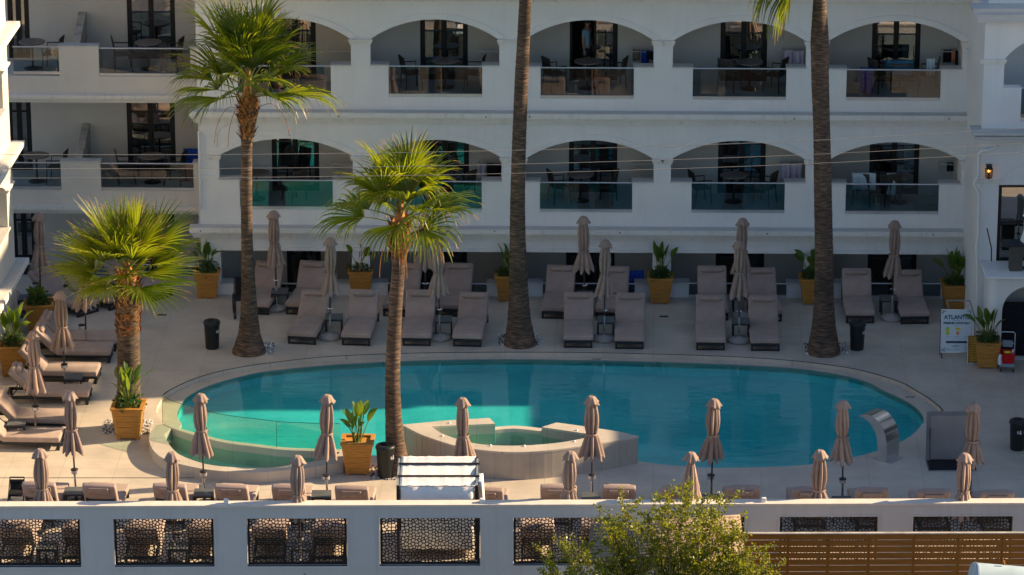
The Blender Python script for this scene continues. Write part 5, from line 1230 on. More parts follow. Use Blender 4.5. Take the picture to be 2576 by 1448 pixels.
# ================================================================== palms
def boots(m, px_, r0, z0, z1, n, r, L_=0.16):
    for k in range(n):
        z = z0+(z1-z0)*r.random(); a = r.uniform(0, 2*PI); c = px_(z); rr_ = r0(z); o = Vector((math.cos(a), math.sin(a), 0)); s_ = Vector((-o.y, o.x, 0))
        b = c+o*rr_*0.92+Vector((0, 0, z)); ll = L_*r.uniform(0.6, 1.3); w_ = r.uniform(0.03, 0.06)
        tip = b+o*ll*r.uniform(0.35, 0.7)+Vector((0, 0, ll*r.uniform(0.5, 1.0)))
        m.add([b-s_*w_, b+s_*w_, tip+s_*w_*0.25, tip-s_*w_*0.25, b-s_*w_*0.8-Vector((0, 0, 0.08)), b+s_*w_*0.8-Vector((0, 0, 0.08)), b+o*0.02+tip*0-Vector((0, 0, 0.03))], [(0, 1, 2, 3), (4, 5, 1, 0), (4, 6, 5)], 0, False)
def frond(r, base, a, el, Lp, Rf, par, mats, droop=0.5):
    """one fan leaf: petiole + pleated fan of leaflets"""
    o = Vector((math.cos(a), math.sin(a), 0)); pts = []; p = base.copy(); d = o*math.cos(el)+Vector((0, 0, math.sin(el))); K = 6
    for i in range(K+1):
        pts.append(p.copy()); d = (d+Vector((0, 0, -1))*droop*0.09).normalized(); p = p+d*Lp/K
    fd = d.copy(); m = MB(); m.tube(pts, [0.022-0.012*i/K for i in range(K+1)], 5, mi=1)
    side = fd.cross(Vector((0, 0, 1)))
    side = side.normalized() if side.length > 0.1 else Vector((-o.y, o.x, 0))
    side = (side+Vector((0, 0, r.uniform(-0.5, 0.5)))).normalized(); nrm = side.cross(fd).normalized(); c = pts[-1]
    nl = 42; sp = R(r.uniform(62, 88)); vf = r.uniform(0.25, 0.5); tipd = droop*r.uniform(0.8, 1.3)
    for k in range(nl):
        t = -sp+2*sp*k/(nl-1)+r.uniform(-0.025, 0.025); ld = (fd*math.cos(t)+side*math.sin(t)+nrm*vf*abs(math.sin(t))).normalized()
        L_ = Rf*(0.66+0.34*math.cos(t*0.85))*r.uniform(0.88, 1.08); q = c.copy(); S_ = 7; vs = []; dd = ld.copy(); w0 = 0.034
        wd = ld.cross(nrm); wd = wd.normalized() if wd.length > 0.05 else side
        wd = (wd+nrm*(0.55 if k % 2 else -0.55)).normalized()
        dr = tipd*r.uniform(0.6, 1.5)
        for i in range(S_+1):
            u = i/S_; w_ = w0*(0.45+1.9*u if u < 0.5 else 1.4-2.6*(u-0.5))+0.002
            vs += [q-wd*w_/2, q+wd*w_/2]
            dd = (dd+Vector((0, 0, -1))*(dr*0.95 if u > 0.45 else dr*0.06)*(1 if u < 0.45 else u)).normalized(); q = q+dd*L_/S_
        m.add(vs[:-2], [(2*i, 2*i+1, 2*i+3, 2*i+2) for i in range(S_-1)], 0)
        m.add(vs[-4:], [(0, 1, 3, 2)], 2 if r.random() < 0.4 else 0)
    return m.build('frond', mats, par)
def palm(px_base, ybase, line, crown, seed, nfr, Rf, Lp, label, flare=1.0, bootz=None, trunk_w=None, nboot=110, els=(-0.75, 1.45), dead=3, boottrunk=0, extra=(), stiff=1.0):
    """line = [(x px, y px, width px)] up the trunk; crown = (x,y) px of crown heart"""
    r = random.Random(seed); b = G(px_base, ybase); Fp = Frame((0, b.y, 0), 0); t = empty('palm_tree', b, seed*0.0, label, 'palm tree', 'palm trees around the pool')
    P = []; 
    for (x, y, w_) in line:
        X, Z = Fp.hit(x, y); sc = FPX/ math.dist((b.y, Z), (CAM.y, CAM.z)); P.append((X-b.x, Z, w_/2/sc))
    P = [(P[0][0], -0.05, P[0][2])]+P[0:]
    cx, cz = Fp.hit(*crown); cx -= b.x
    pts = []; rad = []
    for i in range(len(P)-1):
        (x0, z0, r0), (x1, z1, r1) = P[i], P[i+1]; n = max(2, int((z1-z0)/0.05))
        for j in range(n):
            u = j/n; z = z0+(z1-z0)*u; pts.append(Vector((x0+(x1-x0)*u, 0, z))); ring = 0.5+0.5*math.sin(z*2*PI/0.11+1.7*math.sin(z*3.1)); rad.append((r0+(r1-r0)*u)*(1+0.018*ring+r.uniform(-0.018, 0.018)))
    # smooth x
    xs_ = [p.x for p in pts]
    for _ in range(30): xs_ = [xs_[0]]+[(xs_[i-1]+xs_[i]+xs_[i+1])/3 for i in range(1, len(xs_)-1)]+[xs_[-1]]
    rs_ = rad[:]
    for i, p in enumerate(pts): p.x = xs_[i]
    m = MB(); m.tube(pts, rad, 20); tr = m.build('trunk', M['bark'], t)
    def pc(z):
        i = min(range(len(pts)), key=lambda k: abs(pts[k].z-z)); return Vector((pts[i].x, 0, 0))
    def pr(z):
        i = min(range(len(pts)), key=lambda k: abs(pts[k].z-z)); return rad[i]
    ztop_ = pts[-1].z
    m = MB(); boots(m, pc, lambda z: pr(z), ztop_-(bootz or 0.6), ztop_+0.22, int(nboot*1.3), r, 0.21)
    if boottrunk: boots(m, pc, lambda z: pr(z), ztop_-boottrunk, ztop_-(bootz or 0.6), nboot*2, r, 0.11)
    m.build('fibre_boots', M['fiber'], t)
    heart = Vector((cx, 0, cz))
    m = MB(); m.tube([(pts[-1].x, 0, ztop_-0.05), ((pts[-1].x+cx)/2, 0, (ztop_+cz)/2), (cx, 0, cz)], [rad[-1]*0.9, rad[-1]*0.5, 0.04], 14); m.build('crown_heart', M['fiber'], t)
    for k in range(nfr):
        u = (k+0.5)/nfr; a = k*2.39996+r.uniform(-0.25, 0.25); el = els[1]-(els[1]-els[0])*u**0.85+r.uniform(-0.1, 0.1)
        bs = Vector((pts[-1].x, 0, ztop_)).lerp(heart, 0.15+0.8*(1-u))+Vector((math.cos(a), math.sin(a), 0))*0.06
        frond(r, bs, a, el, Lp*r.uniform(0.7, 1.3)*(0.8+0.3*u), Rf*r.uniform(0.78, 1.12)*(0.85 if u < 0.12 else 1), t, [M['palm'], M['petiole'], M['palmdry']], droop=(0.10+0.25*u)*stiff)
    for (a, el, lp_, rf_) in extra:
        frond(r, Vector((pts[-1].x, 0, ztop_))+Vector((math.cos(a), math.sin(a), 0))*0.06, a, el, lp_, rf_, t, [M['palm'], M['petiole'], M['palmdry']], droop=0.9)
    for k in range(dead):
        a = r.uniform(0, 2*PI); m = MB(); o = Vector((math.cos(a), math.sin(a), 0)); b0 = Vector((pts[-1].x, 0, ztop_-0.05))+o*rad[-1]; q = [b0, b0+o*0.35+Vector((0, 0, 0.1)), b0+o*0.65+Vector((0, 0, -0.25)), b0+o*0.75+Vector((0, 0, -0.7))]; m.tube(smoothpts(q, 4), 0.008, 5); m.build('dead_stalk', M['fiber'], t)
    # gravel square
    return t
palm(322, 1078, [(324, 1078, 66), (324, 1040, 62), (324, 960, 58), (323, 880, 57), (322, 800, 58), (322, 740, 56), (321, 700, 50)], (321, 660), 11, 25, 1.28, 0.60, 'short stout fan palm with full yellow green crown at left', bootz=0.75, nboot=190, els=(-0.18, 1.40), dead=0, boottrunk=1.3, stiff=0.55)
palm(630, 886, [(627, 886, 88), (627, 868, 74), (627, 840, 56), (627, 790, 43), (625, 720, 35), (621, 600, 29), (620, 480, 28), (620, 400, 28), (622, 330, 30), (625, 300, 44), (624, 262, 46)], (624, 172), 22, 23, 1.52, 0.80, 'tall fan palm with drooping crown before the left arches', bootz=0.85, nboot=170, els=(0.20, 1.45), dead=3, stiff=1.6)
palm(996, 1192, [(998, 1192, 66), (997, 1160, 62), (995, 1120, 50), (990, 1060, 42), (987, 960, 38), (990, 860, 36), (996, 760, 33), (1002, 680, 33), (1004, 640, 36), (1005, 622, 50), (1006, 580, 46)], (1008, 505), 33, 20, 1.20, 0.64, 'slender fan palm with orange fibre collar at the pool edge', bootz=0.62, nboot=150, els=(0.24, 1.45), dead=6, stiff=1.9)
palm(1309, 866, [(1309, 866, 84), (1308, 845, 74), (1306, 810, 60), (1305, 760, 52), (1304, 700, 46), (1302, 600, 40), (1302, 500, 37), (1306, 350, 35), (1312, 200, 34), (1318, 80, 32), (1322, 0, 31), (1330, -160, 30), (1336, -240, 40)], (1338, -300), 44, 26, 1.3, 0.8, 'very tall bare palm trunk rising out of view in the middle', bootz=0.6, nboot=90, els=(-0.4, 1.4), dead=0)
palm(2072, 888, [(2072, 888, 84), (2072, 868, 76), (2072, 820, 60), (2073, 760, 50), (2073, 650, 46), (2071, 540, 45), (2069, 420, 44), (2067, 320, 42), (2063, 200, 44), (2062, 100, 46), (2062, 0, 32), (2060, -110, 30), (2060, -150, 42)], (2058, -210), 55, 26, 1.3, 0.8, 'very tall palm trunk rising out of view at right', bootz=0.4, nboot=90, els=(-0.1, 1.4), dead=0, extra=[(PI-0.1, -0.50, 1.0, 1.7), (PI+0.3, -0.75, 0.9, 1.7), (PI+0.05, -0.95, 0.8, 1.6)])
# gravel squares
def gravel(pxc, pyc, w_, d_, label, rz=0, seed=0):
    c = G(pxc, pyc); r = random.Random(seed); m = MB(); 
    m.b2(-w_/2, w_/2, -d_/2, d_/2, 0.001, 0.006)
    for k in range(int(430*w_*d_)):
        x = r.uniform(-w_/2, w_/2); y = r.uniform(-d_/2, d_/2); s_ = r.uniform(0.015, 0.034); v = [Vector((math.cos(q*PI/2.5)*s_*r.uniform(0.7, 1.2), math.sin(q*PI/2.5)*s_*r.uniform(0.7, 1.2), 0)) for q in range(5)]
        b = [(x+a.x, y+a.y, 0.006) for a in v]+[(x+a.x*0.6, y+a.y*0.6, 0.006+s_*0.9) for a in v]
        m.add(b, [(i, (i+1) % 5, 5+(i+1) % 5, 5+i) for i in range(5)]+[tuple(range(5, 10))], r.choice((0, 0, 1, 2)))
    o = m.build('gravel_bed', [M['gravel'], M['white'], mat('dark pebble', (0.1, 0.095, 0.09), 0.8)]); o.location = c; o.rotation_euler = (0, 0, rz); tag(o, kind='stuff'); o['label'] = label; o['category'] = 'gravel'
gravel(320, 1076, 1.1, 0.95, 'square of pale gravel around the stout fan palm', 0, 1); gravel(640, 878, 0.95, 0.85, 'square of pale gravel around the tall left palm', 0, 2); gravel(990, 1190, 1.0, 0.9, 'square of dark gravel around the poolside palm', 0, 3); gravel(1308, 856, 1.05, 0.8, 'square of pale gravel around the middle tall palm', 0, 4); gravel(2077, 878, 1.0, 0.85, 'square of pale gravel around the right tall palm', 0, 5)

# ================================================================== bins
def bin_proto():
    t = empty('litter_bin', (0, 0, -50), 0, 'x', 'bin', 'round black litter bins')
    m = MB(); m.lathe([(0.155, 0), (0.165, 0.02), (0.19, 0.60), (0.195, 0.62)], 28); m.build('body', M['binpl'], t)
    m = MB(); m.lathe([(0.20, 0.615), (0.208, 0.63), (0.208, 0.665), (0.19, 0.70), (0.12, 0.715), (0.11, 0.70), (0.11, 0.66), (0.0, 0.655)], 28); m.build('lid', M['binpl'], t)
    return t
BI = bin_proto()
bins = [(533, 881, 'round black litter bin on the deck left of the tall left palm'), (2157, 884, 'round black litter bin beside the right tall palm'), (970, 1206, 'round black litter bin before the poolside palm'), (2561, 1136, 'round black litter bin at the right edge of the deck')]
for i, (x, y, l) in enumerate(bins):
    p = G(x, y); p.y += 0.15; o = place(BI, p, 0, l, sc=1.08 if i == 2 else 1.0)
    if i != 1:
        m = MB(); a0 = -PI/2 + (0.75 if i != 3 else -0.1)
        for q, (da, w_) in enumerate(((0, 0.045), (0.3, 0.05))):
            a = a0+da; c = Vector((0.185*math.cos(a), 0.185*math.sin(a), 0.46)); o_ = Vector((math.cos(a), math.sin(a), 0)); s_ = Vector((-o_.y, o_.x, 0)); n = 10
            vs = [c+o_*0.003+s_*(w_/2*math.cos(2*PI*k/n))+Vector((0, 0, w_*0.8*math.sin(2*PI*k/n))) for k in range(n)]+[c+o_*0.003+s_*(w_/4*math.cos(2*PI*k/n))+Vector((0, 0, w_*0.4*math.sin(2*PI*k/n))) for k in range(n)]
            if q == 0: m.add(vs, [(k, (k+1) % n, n+(k+1) % n, n+k) for k in range(n)])
            else: m.add([c+o_*0.004+s_*0.006+Vector((0, 0, 0.05)), c+o_*0.004-s_*0.01+Vector((0, 0, 0.05)), c+o_*0.004-s_*0.025+Vector((0, 0, -0.045)), c+o_*0.004+s_*0.022+Vector((0, 0, -0.045))], [(0, 1, 2, 3)])
        m.build('recycling_mark', M['white'], o)

# ================================================================== cabana
cf = FF.loc.y+0.75
Fk = Frame((0, cf, 0), 0)
cxL, czF = Fk.hit(997, 1224); cxR, _ = Fk.hit(1202, 1224); zK = czF; dK = 1.75
cb = empty('cabana', ((cxL+cxR)/2, cf, 0), 0, 'white fabric cabana with black frame just behind the wall', 'cabana')
wK = (cxR-cxL)/2
for sx in (-1, 1):
    for y in (0.035, dK-0.035): m = MB(); m.box((sx*(wK-0.03), y, zK/2), (0.06, 0.06, zK)); m.build('post', M['dark'], cb)
m = MB()
m.box((0, 0.035, zK-0.05), (2*wK-0.125, 0.04, 0.03)); m.box((0, dK-0.03, zK-0.05), (2*wK-0.125, 0.04, 0.03))
for sx in (-1, 1): m.box((sx*(wK-0.02), dK/2, zK-0.03), (0.04, dK-0.14, 0.05))
m.build('top_frame', M['greypl'], cb)
for y in (dK*0.30, dK*0.72): m = MB(); m.box((0.02, y, zK+0.03), (2*wK+0.02, 0.035, 0.038)); m.build('crossbar', M['dark'], cb)
m = MB(); n = 40; vs = []; yA, yB = 0.08, dK-0.08
r = random.Random(4)
for i in range(n+1):
    u = i/n; y = 0.01+(dK-0.02)*u
    bars = [0, 0.28, 0.73, 1.0]; k = max(q for q in range(3) if u >= bars[q]-1e-9); f = (u-bars[k])/(bars[k+1]-bars[k]); z = zK-0.005-0.085*math.sin(PI*f)**0.8
    for j in range(25): x = -wK+0.06+(2*wK-0.12)*j/24; vs.append((x, y, z+0.02+0.003*math.sin(j*1.9+k)+0.012*(abs((j % 6)-3) == 0)))
m.add(vs, [(i*25+j, i*25+j+1, (i+1)*25+j+1, (i+1)*25+j) for i in range(n) for j in range(24)], 0, True); o = m.build('canopy', M['fabricw'], cb); md = o.modifiers.new('s', 'SOLIDIFY'); md.thickness = 0.01
m = MB(); vs = []
for j in range(21):
    x = -wK+0.09+(2*wK-0.18)*j/20
    for z in (0.25, 0.8, 1.3, zK-0.01): vs.append((x, 0.0+0.012*math.sin(j*0.9+z), z))
m.add(vs, [(j*4+q, (j+1)*4+q, (j+1)*4+q+1, j*4+q+1) for j in range(20) for q in range(3)], 0, True); o = m.build('back_curtain', M['fabricw'], cb); md = o.modifiers.new('s', 'SOLIDIFY'); md.thickness = 0.008
for (x0, nm, ya, yb) in ((wK+0.06, 'side_curtain', 0.2, 0.75),):
    m = MB(); vs = []; n = 24
    for j in range(n+1):
        y = ya+(yb-ya)*j/n
        for z in (0.2, 0.9, 1.5, zK+0.02): vs.append((x0+0.05*math.sin(j*1.5)+0.10*(1-z/zK), y, z))
    m.add(vs, [(j*4+q, (j+1)*4+q, (j+1)*4+q+1, j*4+q+1) for j in range(n) for q in range(3)], 0, True); o = m.build(nm, M['fabricw'], cb); md = o.modifiers.new('s', 'SOLIDIFY'); md.thickness = 0.008
m = MB(); m.rbox((0, dK/2, 0.3), (2*wK-0.2, dK-0.2, 0.25), 0.04); m.build('daybed_mattress', M['cushion'], cb)

# ================================================================== fountain blade
fo = G(2234, 1154); ft = empty('pool_fountain', fo, R(0), 'curved brushed steel waterfall blade at the right pool edge', 'fountain')
prof = [(0.12, 0.0), (0.13, 0.30), (0.12, 0.55), (0.04, 0.82), (-0.12, 1.02), (-0.32, 1.13), (-0.56, 1.12), (-0.72, 1.04)]
pin = [(-0.13, 0.0), (-0.13, 0.30), (-0.15, 0.50), (-0.2, 0.70), (-0.3, 0.86), (-0.42, 0.97), (-0.6, 1.05), (-0.71, 1.02)]
po = smoothpts([Vector((a, 0, b)) for a, b in prof], 5); pi2 = smoothpts([Vector((a, 0, b)) for a, b in pin], 5)
m = MB(); k = len(po); hw = 0.26; rot = Matrix.Rotation(R(-38), 3, 'Z')
vs = []
for q in range(k):
    for p, y in ((po[q], -hw), (po[q], hw), (pi2[q], hw), (pi2[q], -hw)): vs.append(rot @ Vector((p.x*0.92, y, p.z*0.90)))
m.add(vs, [(4*i, 4*i+1, 4*i+5, 4*i+4) for i in range(k-1)]+[(4*i+2, 4*i+3, 4*i+7, 4*i+6) for i in range(k-1)], 0, True)
m.add(vs, [(4*i+1, 4*i+2, 4*i+6, 4*i+5) for i in range(k-1)]+[(4*i+3, 4*i, 4*i+4, 4*i+7) for i in range(k-1)]+[(4*k-4, 4*k-3, 4*k-2, 4*k-1)], 0, False)
m.build('blade', M['steel'], ft)
m = MB(); m.box((0, 0, 0.006), (0.5, 0.5, 0.012), rot=rot); m.build('base_plate', M['alu'], ft)

# ================================================================== steel hatch
hA = G(2336, 1187); hB = G(2461, 1187); hC = G(2334, 1157); wH = hB.x-hA.x; dH = hC.y-hA.y
ht = empty('steel_hatch', ((hA.x+hB.x)/2, (hA.y+hC.y)/2, 0), 0, 'open square steel floor hatch with upright lid right of the pool', 'hatch')
m = MB(); m.b2(-wH/2, wH/2, -dH/2, -dH/2+0.03, 0.002, 0.02); m.b2(-wH/2, wH/2, dH/2-0.03, dH/2, 0.002, 0.02); m.b2(-wH/2, -wH/2+0.03, -dH/2+0.03, dH/2-0.03, 0.002, 0.02); m.b2(wH/2-0.03, wH/2, -dH/2+0.03, dH/2-0.03, 0.002, 0.02); m.build('frame', M['steel'], ht)
m = MB(); m.b2(-wH/2+0.03, wH/2-0.03, -dH/2+0.03, dH/2-0.03, 0.003, 0.006); m.build('pit', M['black'], ht)
Fh = Frame((0, hC.y, 0), 0); zH = Fh.hit(2395, 1038)[1]
rl = Matrix.Rotation(R(-4), 3, 'X')
m = MB(); m.box((0, dH/2+0.02, zH/2), (wH-0.02, 0.02, zH), rot=rl); m.build('lid', mat('dull steel', (0.30, 0.31, 0.33), 0.45, 0.1, 2, metal=0.6), ht)
m = MB(); b_ = 0.09
m.box((-wH/2+b_/2, dH/2-0.01, zH/2), (b_, 0.03, zH-0.01), rot=rl); m.box((wH/2-b_/2, dH/2-0.01, zH/2), (b_, 0.03, zH-0.01), rot=rl); m.box((0, dH/2-0.01+0.06, zH-b_/2), (wH-2*b_, 0.03, b_), rot=rl); m.build('lid_edge', mat('grey steel edge', (0.20, 0.21, 0.23), 0.5, 0.1, 3, metal=0.3), ht)
for sx in (-1, 1): m = MB(); m.tube([(sx*(wH/2-0.06), 0, 0.02), (sx*(wH/2-0.08), dH/2-0.04, zH*0.68)], [0.008, 0.014], 6); m.build('gas_strut', M['dark'], ht)

# ================================================================== menu sign
def text_mesh(s_, size, m_, par, loc, rotm, align='CENTER', bold=0.0):
    cu = bpy.data.curves.new('lettering', 'FONT'); cu.body = s_; cu.size = size; cu.align_x = align; cu.extrude = 0.0015; cu.offset = bold
    ob = bpy.data.objects.new('lettering', cu); C.objects.link(ob); bpy.context.view_layer.update()
    me = bpy.data.meshes.new_from_object(ob.evaluated_get(bpy.context.evaluated_depsgraph_get())); bpy.data.objects.remove(ob); me.materials.clear(); me.materials.append(m_)
    o = bpy.data.objects.new('lettering', me); C.objects.link(o); o.parent = par; o.matrix_local = Matrix.Translation(loc) @ rotm; return o
sg = G(2404, 902); sgE = empty('menu_sign', sg, R(4), 'large white ATLANTIS cocktail sign on a slim metal stand', 'sign')
tilt = R(12); Wg, Hg = 0.72, 1.02; zg = 0.16
bm_ = Matrix.Translation((0, 0, zg)) @ Matrix.Rotation(-tilt, 4, 'X') @ Matrix.Rotation(R(1.5), 4, 'Y')
def brd(mb_, x0, x1, z0, z1, y0=-0.006, y1=0.0): 
    vs = [(x0, y0, z0), (x1, y0, z0), (x1, y1, z0), (x0, y1, z0), (x0, y0, z1), (x1, y0, z1), (x1, y1, z1), (x0, y1, z1)]
    mb_.add(vs, [(3, 2, 1, 0), (4, 5, 6, 7), (0, 1, 5, 4), (1, 2, 6, 5), (2, 3, 7, 6), (3, 0, 4, 7)], 0, False, bm_)
m = MB(); brd(m, -Wg/2, Wg/2, 0, Hg, -0.002, 0.02); bd = m.build('board', M['boardwhite'], sgE)
m = MB(); brd(m, -Wg/2-0.015, -Wg/2, -0.015, Hg+0.015, -0.012, 0.02); brd(m, Wg/2, Wg/2+0.015, -0.015, Hg+0.015, -0.012, 0.02); brd(m, -Wg/2, Wg/2, Hg, Hg+0.015, -0.012, 0.02); brd(m, -Wg/2, Wg/2, -0.015, 0, -0.012, 0.02); m.build('frame', M['alu'], sgE)
m = MB()
for sx in (-1, 1): m.tube([(sx*0.34, 0.0, 0), (sx*0.34, 0.03, 0.2)], 0.012, 6); m.tube([(sx*0.34, 0.25, 0), (sx*0.34, 0.27, 0.9)], 0.012, 6)
m.build('stand', M['dark'], sgE)
rt = bm_.to_3x3().to_4x4() @ Matrix.Rotation(PI/2, 4, 'X')
def wr(s_, x, z, size, m_=None, bold=0.0): text_mesh(s_, size, m_ or M['ink'], bd, (bm_ @ Vector((x, -0.0045, z))), rt, bold=bold)
wr('ATLANTIS', 0.0, 0.80, 0.135, bold=0.0035); wr('POOL BAR', 0.0, 0.755, 0.04, M['inkgrey']); wr('PREMIUM COCKTAILS', 0.0, 0.68, 0.065, bold=0.003); wr('from 8', 0.0, 0.635, 0.03, M['inkgrey'])
wr('SHOTS', 0.0, 0.125, 0.05); wr('MOJITO', -0.2, 0.36, 0.026, M['inkgrey']); wr('PASSION', 0.02, 0.36, 0.026, M['inkgrey']); wr('CLASSIC', 0.23, 0.36, 0.026, M['inkgrey']); wr('TEQUILA', -0.2, 0.06, 0.03, M['inkgrey']); wr('VODKA', 0.03, 0.06, 0.03, M['inkgrey']); wr('GIN', 0.24, 0.06, 0.03, M['inkgrey'])
m = MB(); brd(m, -0.25, 0.27, 0.215, 0.265, -0.004, -0.0021); m.build('banner', M['ink'], bd)
m = MB(); brd(m, -0.25, -0.17, 0.42, 0.60, -0.004, -0.0021); m.build('drink_picture', M['lime'], bd)
m = MB(); brd(m, -0.235, -0.185, 0.46, 0.56, -0.006, -0.0041); m.build('drink_picture', M['yellow'], bd)
m = MB(); brd(m, -0.02, 0.10, 0.53, 0.59, -0.004, -0.0021); m.build('fruit_picture', M['yellow'], bd)
m = MB(); brd(m, 0.0, 0.07, 0.42, 0.50, -0.004, -0.0021); m.build('fruit_picture', M['orange'], bd)
r = random.Random(3)
for (cx_, cz_) in ((-Wg/2+0.05, Hg-0.05), (Wg/2-0.05, Hg-0.05), (-Wg/2+0.05, 0.06)):
    m = MB()
    for k in range(6):
        a = r.uniform(0, 6.28); l_ = 0.075; c = Vector((cx_, -0.004, cz_)); d = Vector((math.cos(a), 0, math.sin(a))); s_ = Vector((-d.z, 0, d.x)); m.add([c, c+d*l_*0.5+s_*0.014, c+d*l_, c+d*l_*0.5-s_*0.014], [(0, 1, 2, 3)], 0, False, bm_)
    m.build('leaf_motif', M['inkgrey'], bd)
# brown menu board
mg_ = G(2447, 916); mE = empty('menu_board', mg_, R(4), 'narrow brown wooden menu board in front of the white sign', 'sign')
m = MB(); m.box((0.02, 0.03, 0.36), (0.30, 0.02, 0.66), rot=Matrix.Rotation(R(-8), 3, 'X')); m.build('board', M['menuwood'], mE)
m = MB(); m.box((-0.135, 0.025, 0.36), (0.012, 0.03, 0.68), rot=Matrix.Rotation(R(-8), 3, 'X')); m.box((-0.06, 0.0, 0.015), (0.16, 0.08, 0.02)); m.build('frame', M['white'], mE)
m = MB()
for k in range(10): m.box((0.03, -0.032+0.0082*k*1.0+0.007, 0.10+0.058*k), (0.18, 0.002, 0.010), rot=Matrix.Rotation(R(-8), 3, 'X'))
m.build('menu_lines', M['yellow'], mE)

# ================================================================== cleaning cart
ct = empty('cleaning_cart', G(2535, 938)+Vector((0, 0.2, 0)), R(-6), 'grey cleaning trolley with a red bucket at the right edge', 'cart')
m = MB(); m.rbox((0, 0, 0.17), (0.36, 0.42, 0.10), 0.03); m.build('tray', M['greypl'], ct)
m = MB(); vs = [(-0.15, -0.19, 0.22), (0.15, -0.19, 0.22), (0.15, 0.12, 0.22), (-0.15, 0.12, 0.22), (-0.185, -0.22, 0.47), (0.185, -0.22, 0.47), (0.185, 0.15, 0.47), (-0.185, 0.15, 0.47), (-0.165, -0.2, 0.47), (0.165, -0.2, 0.47), (0.165, 0.13, 0.47), (-0.165, 0.13, 0.47), (-0.14, -0.17, 0.3), (0.14, -0.17, 0.3), (0.14, 0.1, 0.3), (-0.14, 0.1, 0.3)]
m.add(vs, [(0, 1, 5, 4), (1, 2, 6, 5), (2, 3, 7, 6), (3, 0, 4, 7), (4, 5, 9, 8), (5, 6, 10, 9), (6, 7, 11, 10), (7, 4, 8, 11), (8, 9, 13, 12), (9, 10, 14, 13), (10, 11, 15, 14), (11, 8, 12, 15), (12, 13, 14, 15)]); m.build('bucket', M['red'], ct)
m = MB(); m.tube([(-0.17, 0.18, 0.2), (-0.17, 0.2, 0.85), (-0.13, 0.2, 0.89), (0.13, 0.2, 0.89), (0.17, 0.2, 0.85), (0.17, 0.18, 0.2)], 0.014, 8); m.tube([(-0.17, 0.2, 0.6), (0.17, 0.2, 0.6)], 0.012, 6); m.build('push_handle', M['alu'], ct)
m = MB(); m.box((0, 0.13, 0.62), (0.24, 0.1, 0.14)); m.build('wringer', M['greypl'], ct)
m = MB(); m.tube([(-0.16, -0.2, 0.45), (-0.18, -0.24, 0.36), (-0.17, -0.25, 0.22)], [0.03, 0.045, 0.05], 8); m.build('rag', M['towelw'], ct)
m = MB(); m.tube([(0.12, -0.05, 0.42), (0.14, -0.08, 0.54)], 0.03, 8); m.build('spray_bottle', M['white'], ct)
m = MB(); m.rbox((0.0, -0.1, 0.48), (0.16, 0.08, 0.05), 0.02); m.build('cloth_pad', M['yellow'], ct)
for sx in (-1, 1):
    for sy in (-1, 1): m = MB(); m.tube([(sx*0.15-0.015, sy*0.17, 0.045), (sx*0.15+0.015, sy*0.17, 0.045)], 0.045, 12); m.build('wheel', M['binpl'], ct)
# ================================================================== stroller (front left) and dark folded chair by palm
st = empty('stroller', G(42, 1268, 0)+Vector((0, 0, 0)), 0, 'black folded stroller at the lower left beside a lounger', 'stroller')
m = MB(); m.rbox((0, 0.0, 0.42), (0.34, 0.30, 0.09), 0.03, rot=Matrix.Rotation(R(20), 3, 'X')); m.rbox((0, 0.16, 0.62), (0.32, 0.08, 0.34), 0.03, rot=Matrix.Rotation(R(-20), 3, 'X')); m.build('seat', M['black'], st)
m = MB()
for sx in (-1, 1): m.tube([(sx*0.19, -0.28, 0.08), (sx*0.18, 0.05, 0.5), (sx*0.17, 0.28, 0.85)], 0.014, 6); m.tube([(sx*0.19, 0.3, 0.08), (sx*0.18, 0, 0.5)], 0.014, 6)
m.tube([(-0.17, 0.28, 0.85), (0.17, 0.28, 0.85)], 0.018, 8); m.build('frame', M['dark'], st)
for sx in (-1, 1):
    for sy in (-0.28, 0.3): m = MB(); m.tube([(sx*0.2-0.02, sy, 0.08), (sx*0.2+0.02, sy, 0.08)], 0.08, 14); m.build('wheel', M['binpl'], st)
m = MB(); vs = []; 
for i in range(9):
    a = -0.3+PI*0.7*i/8
    for j in range(5): vs.append((-0.17+0.085*j, 0.1+0.22*math.cos(a), 0.62+0.22*math.sin(a)))
m.add(vs, [(i*5+j, i*5+j+1, (i+1)*5+j+1, (i+1)*5+j) for i in range(8) for j in range(4)], 0, True); m.build('hood', M['black'], st)
st.scale = (0.9, 0.9, 0.62)
fc = empty('folded_wheelchair', G(600, 800)+Vector((0, 0.2, 0)), R(8), 'black wheeled chair left of the tall left palm trunk', 'wheelchair')
m = MB(); m.rbox((0.02, 0, 0.45), (0.22, 0.4, 0.05), 0.02); m.rbox((0.05, 0.2, 0.7), (0.24, 0.04, 0.5), 0.02); m.build('seat', M['black'], fc)
m = MB()
for sx in (-0.09, 0.13): m.tube([(sx, 0.22, 0.95), (sx, 0.2, 0.45), (sx, -0.2, 0.45), (sx-0.02, -0.38, 0.12)], 0.014, 6)
m.build('frame', M['dark'], fc)
for sx in (-0.12, 0.17):
    m = MB(); m.tube([(sx, 0.12+0.25*math.cos(a*PI/10), 0.27+0.25*math.sin(a*PI/10)) for a in range(21)], 0.018, 6, cap=False); m.build('wheel', M['binpl'], fc)
m = MB(); m.box((-0.12, -0.36, 0.1), (0.05, 0.2, 0.02)); m.tube([(-0.15, -0.3, 0.05), (-0.1, -0.3, 0.05)], 0.05, 10); m.build('caster', M['binpl'], fc)
# terrace closed umbrella (white) at the right edge
U = umbrella_proto(9, False, 'plate'); tu = place(U, (FR.hit(2578, 690, -0.6)[0], -5.0, ztp+0.06-1.1), 0.2, 'pale closed umbrella cut by the right edge on the terrace')
tu.location.z = ztp+0.06
for ch in tu.children:
    if ch.name.startswith(('canopy', 'vent_cap', 'strap')): ch.data = ch.data.copy(); ch.data.materials[0] = M['fabricw']
tu.scale = (0.6, 0.6, 0.55)

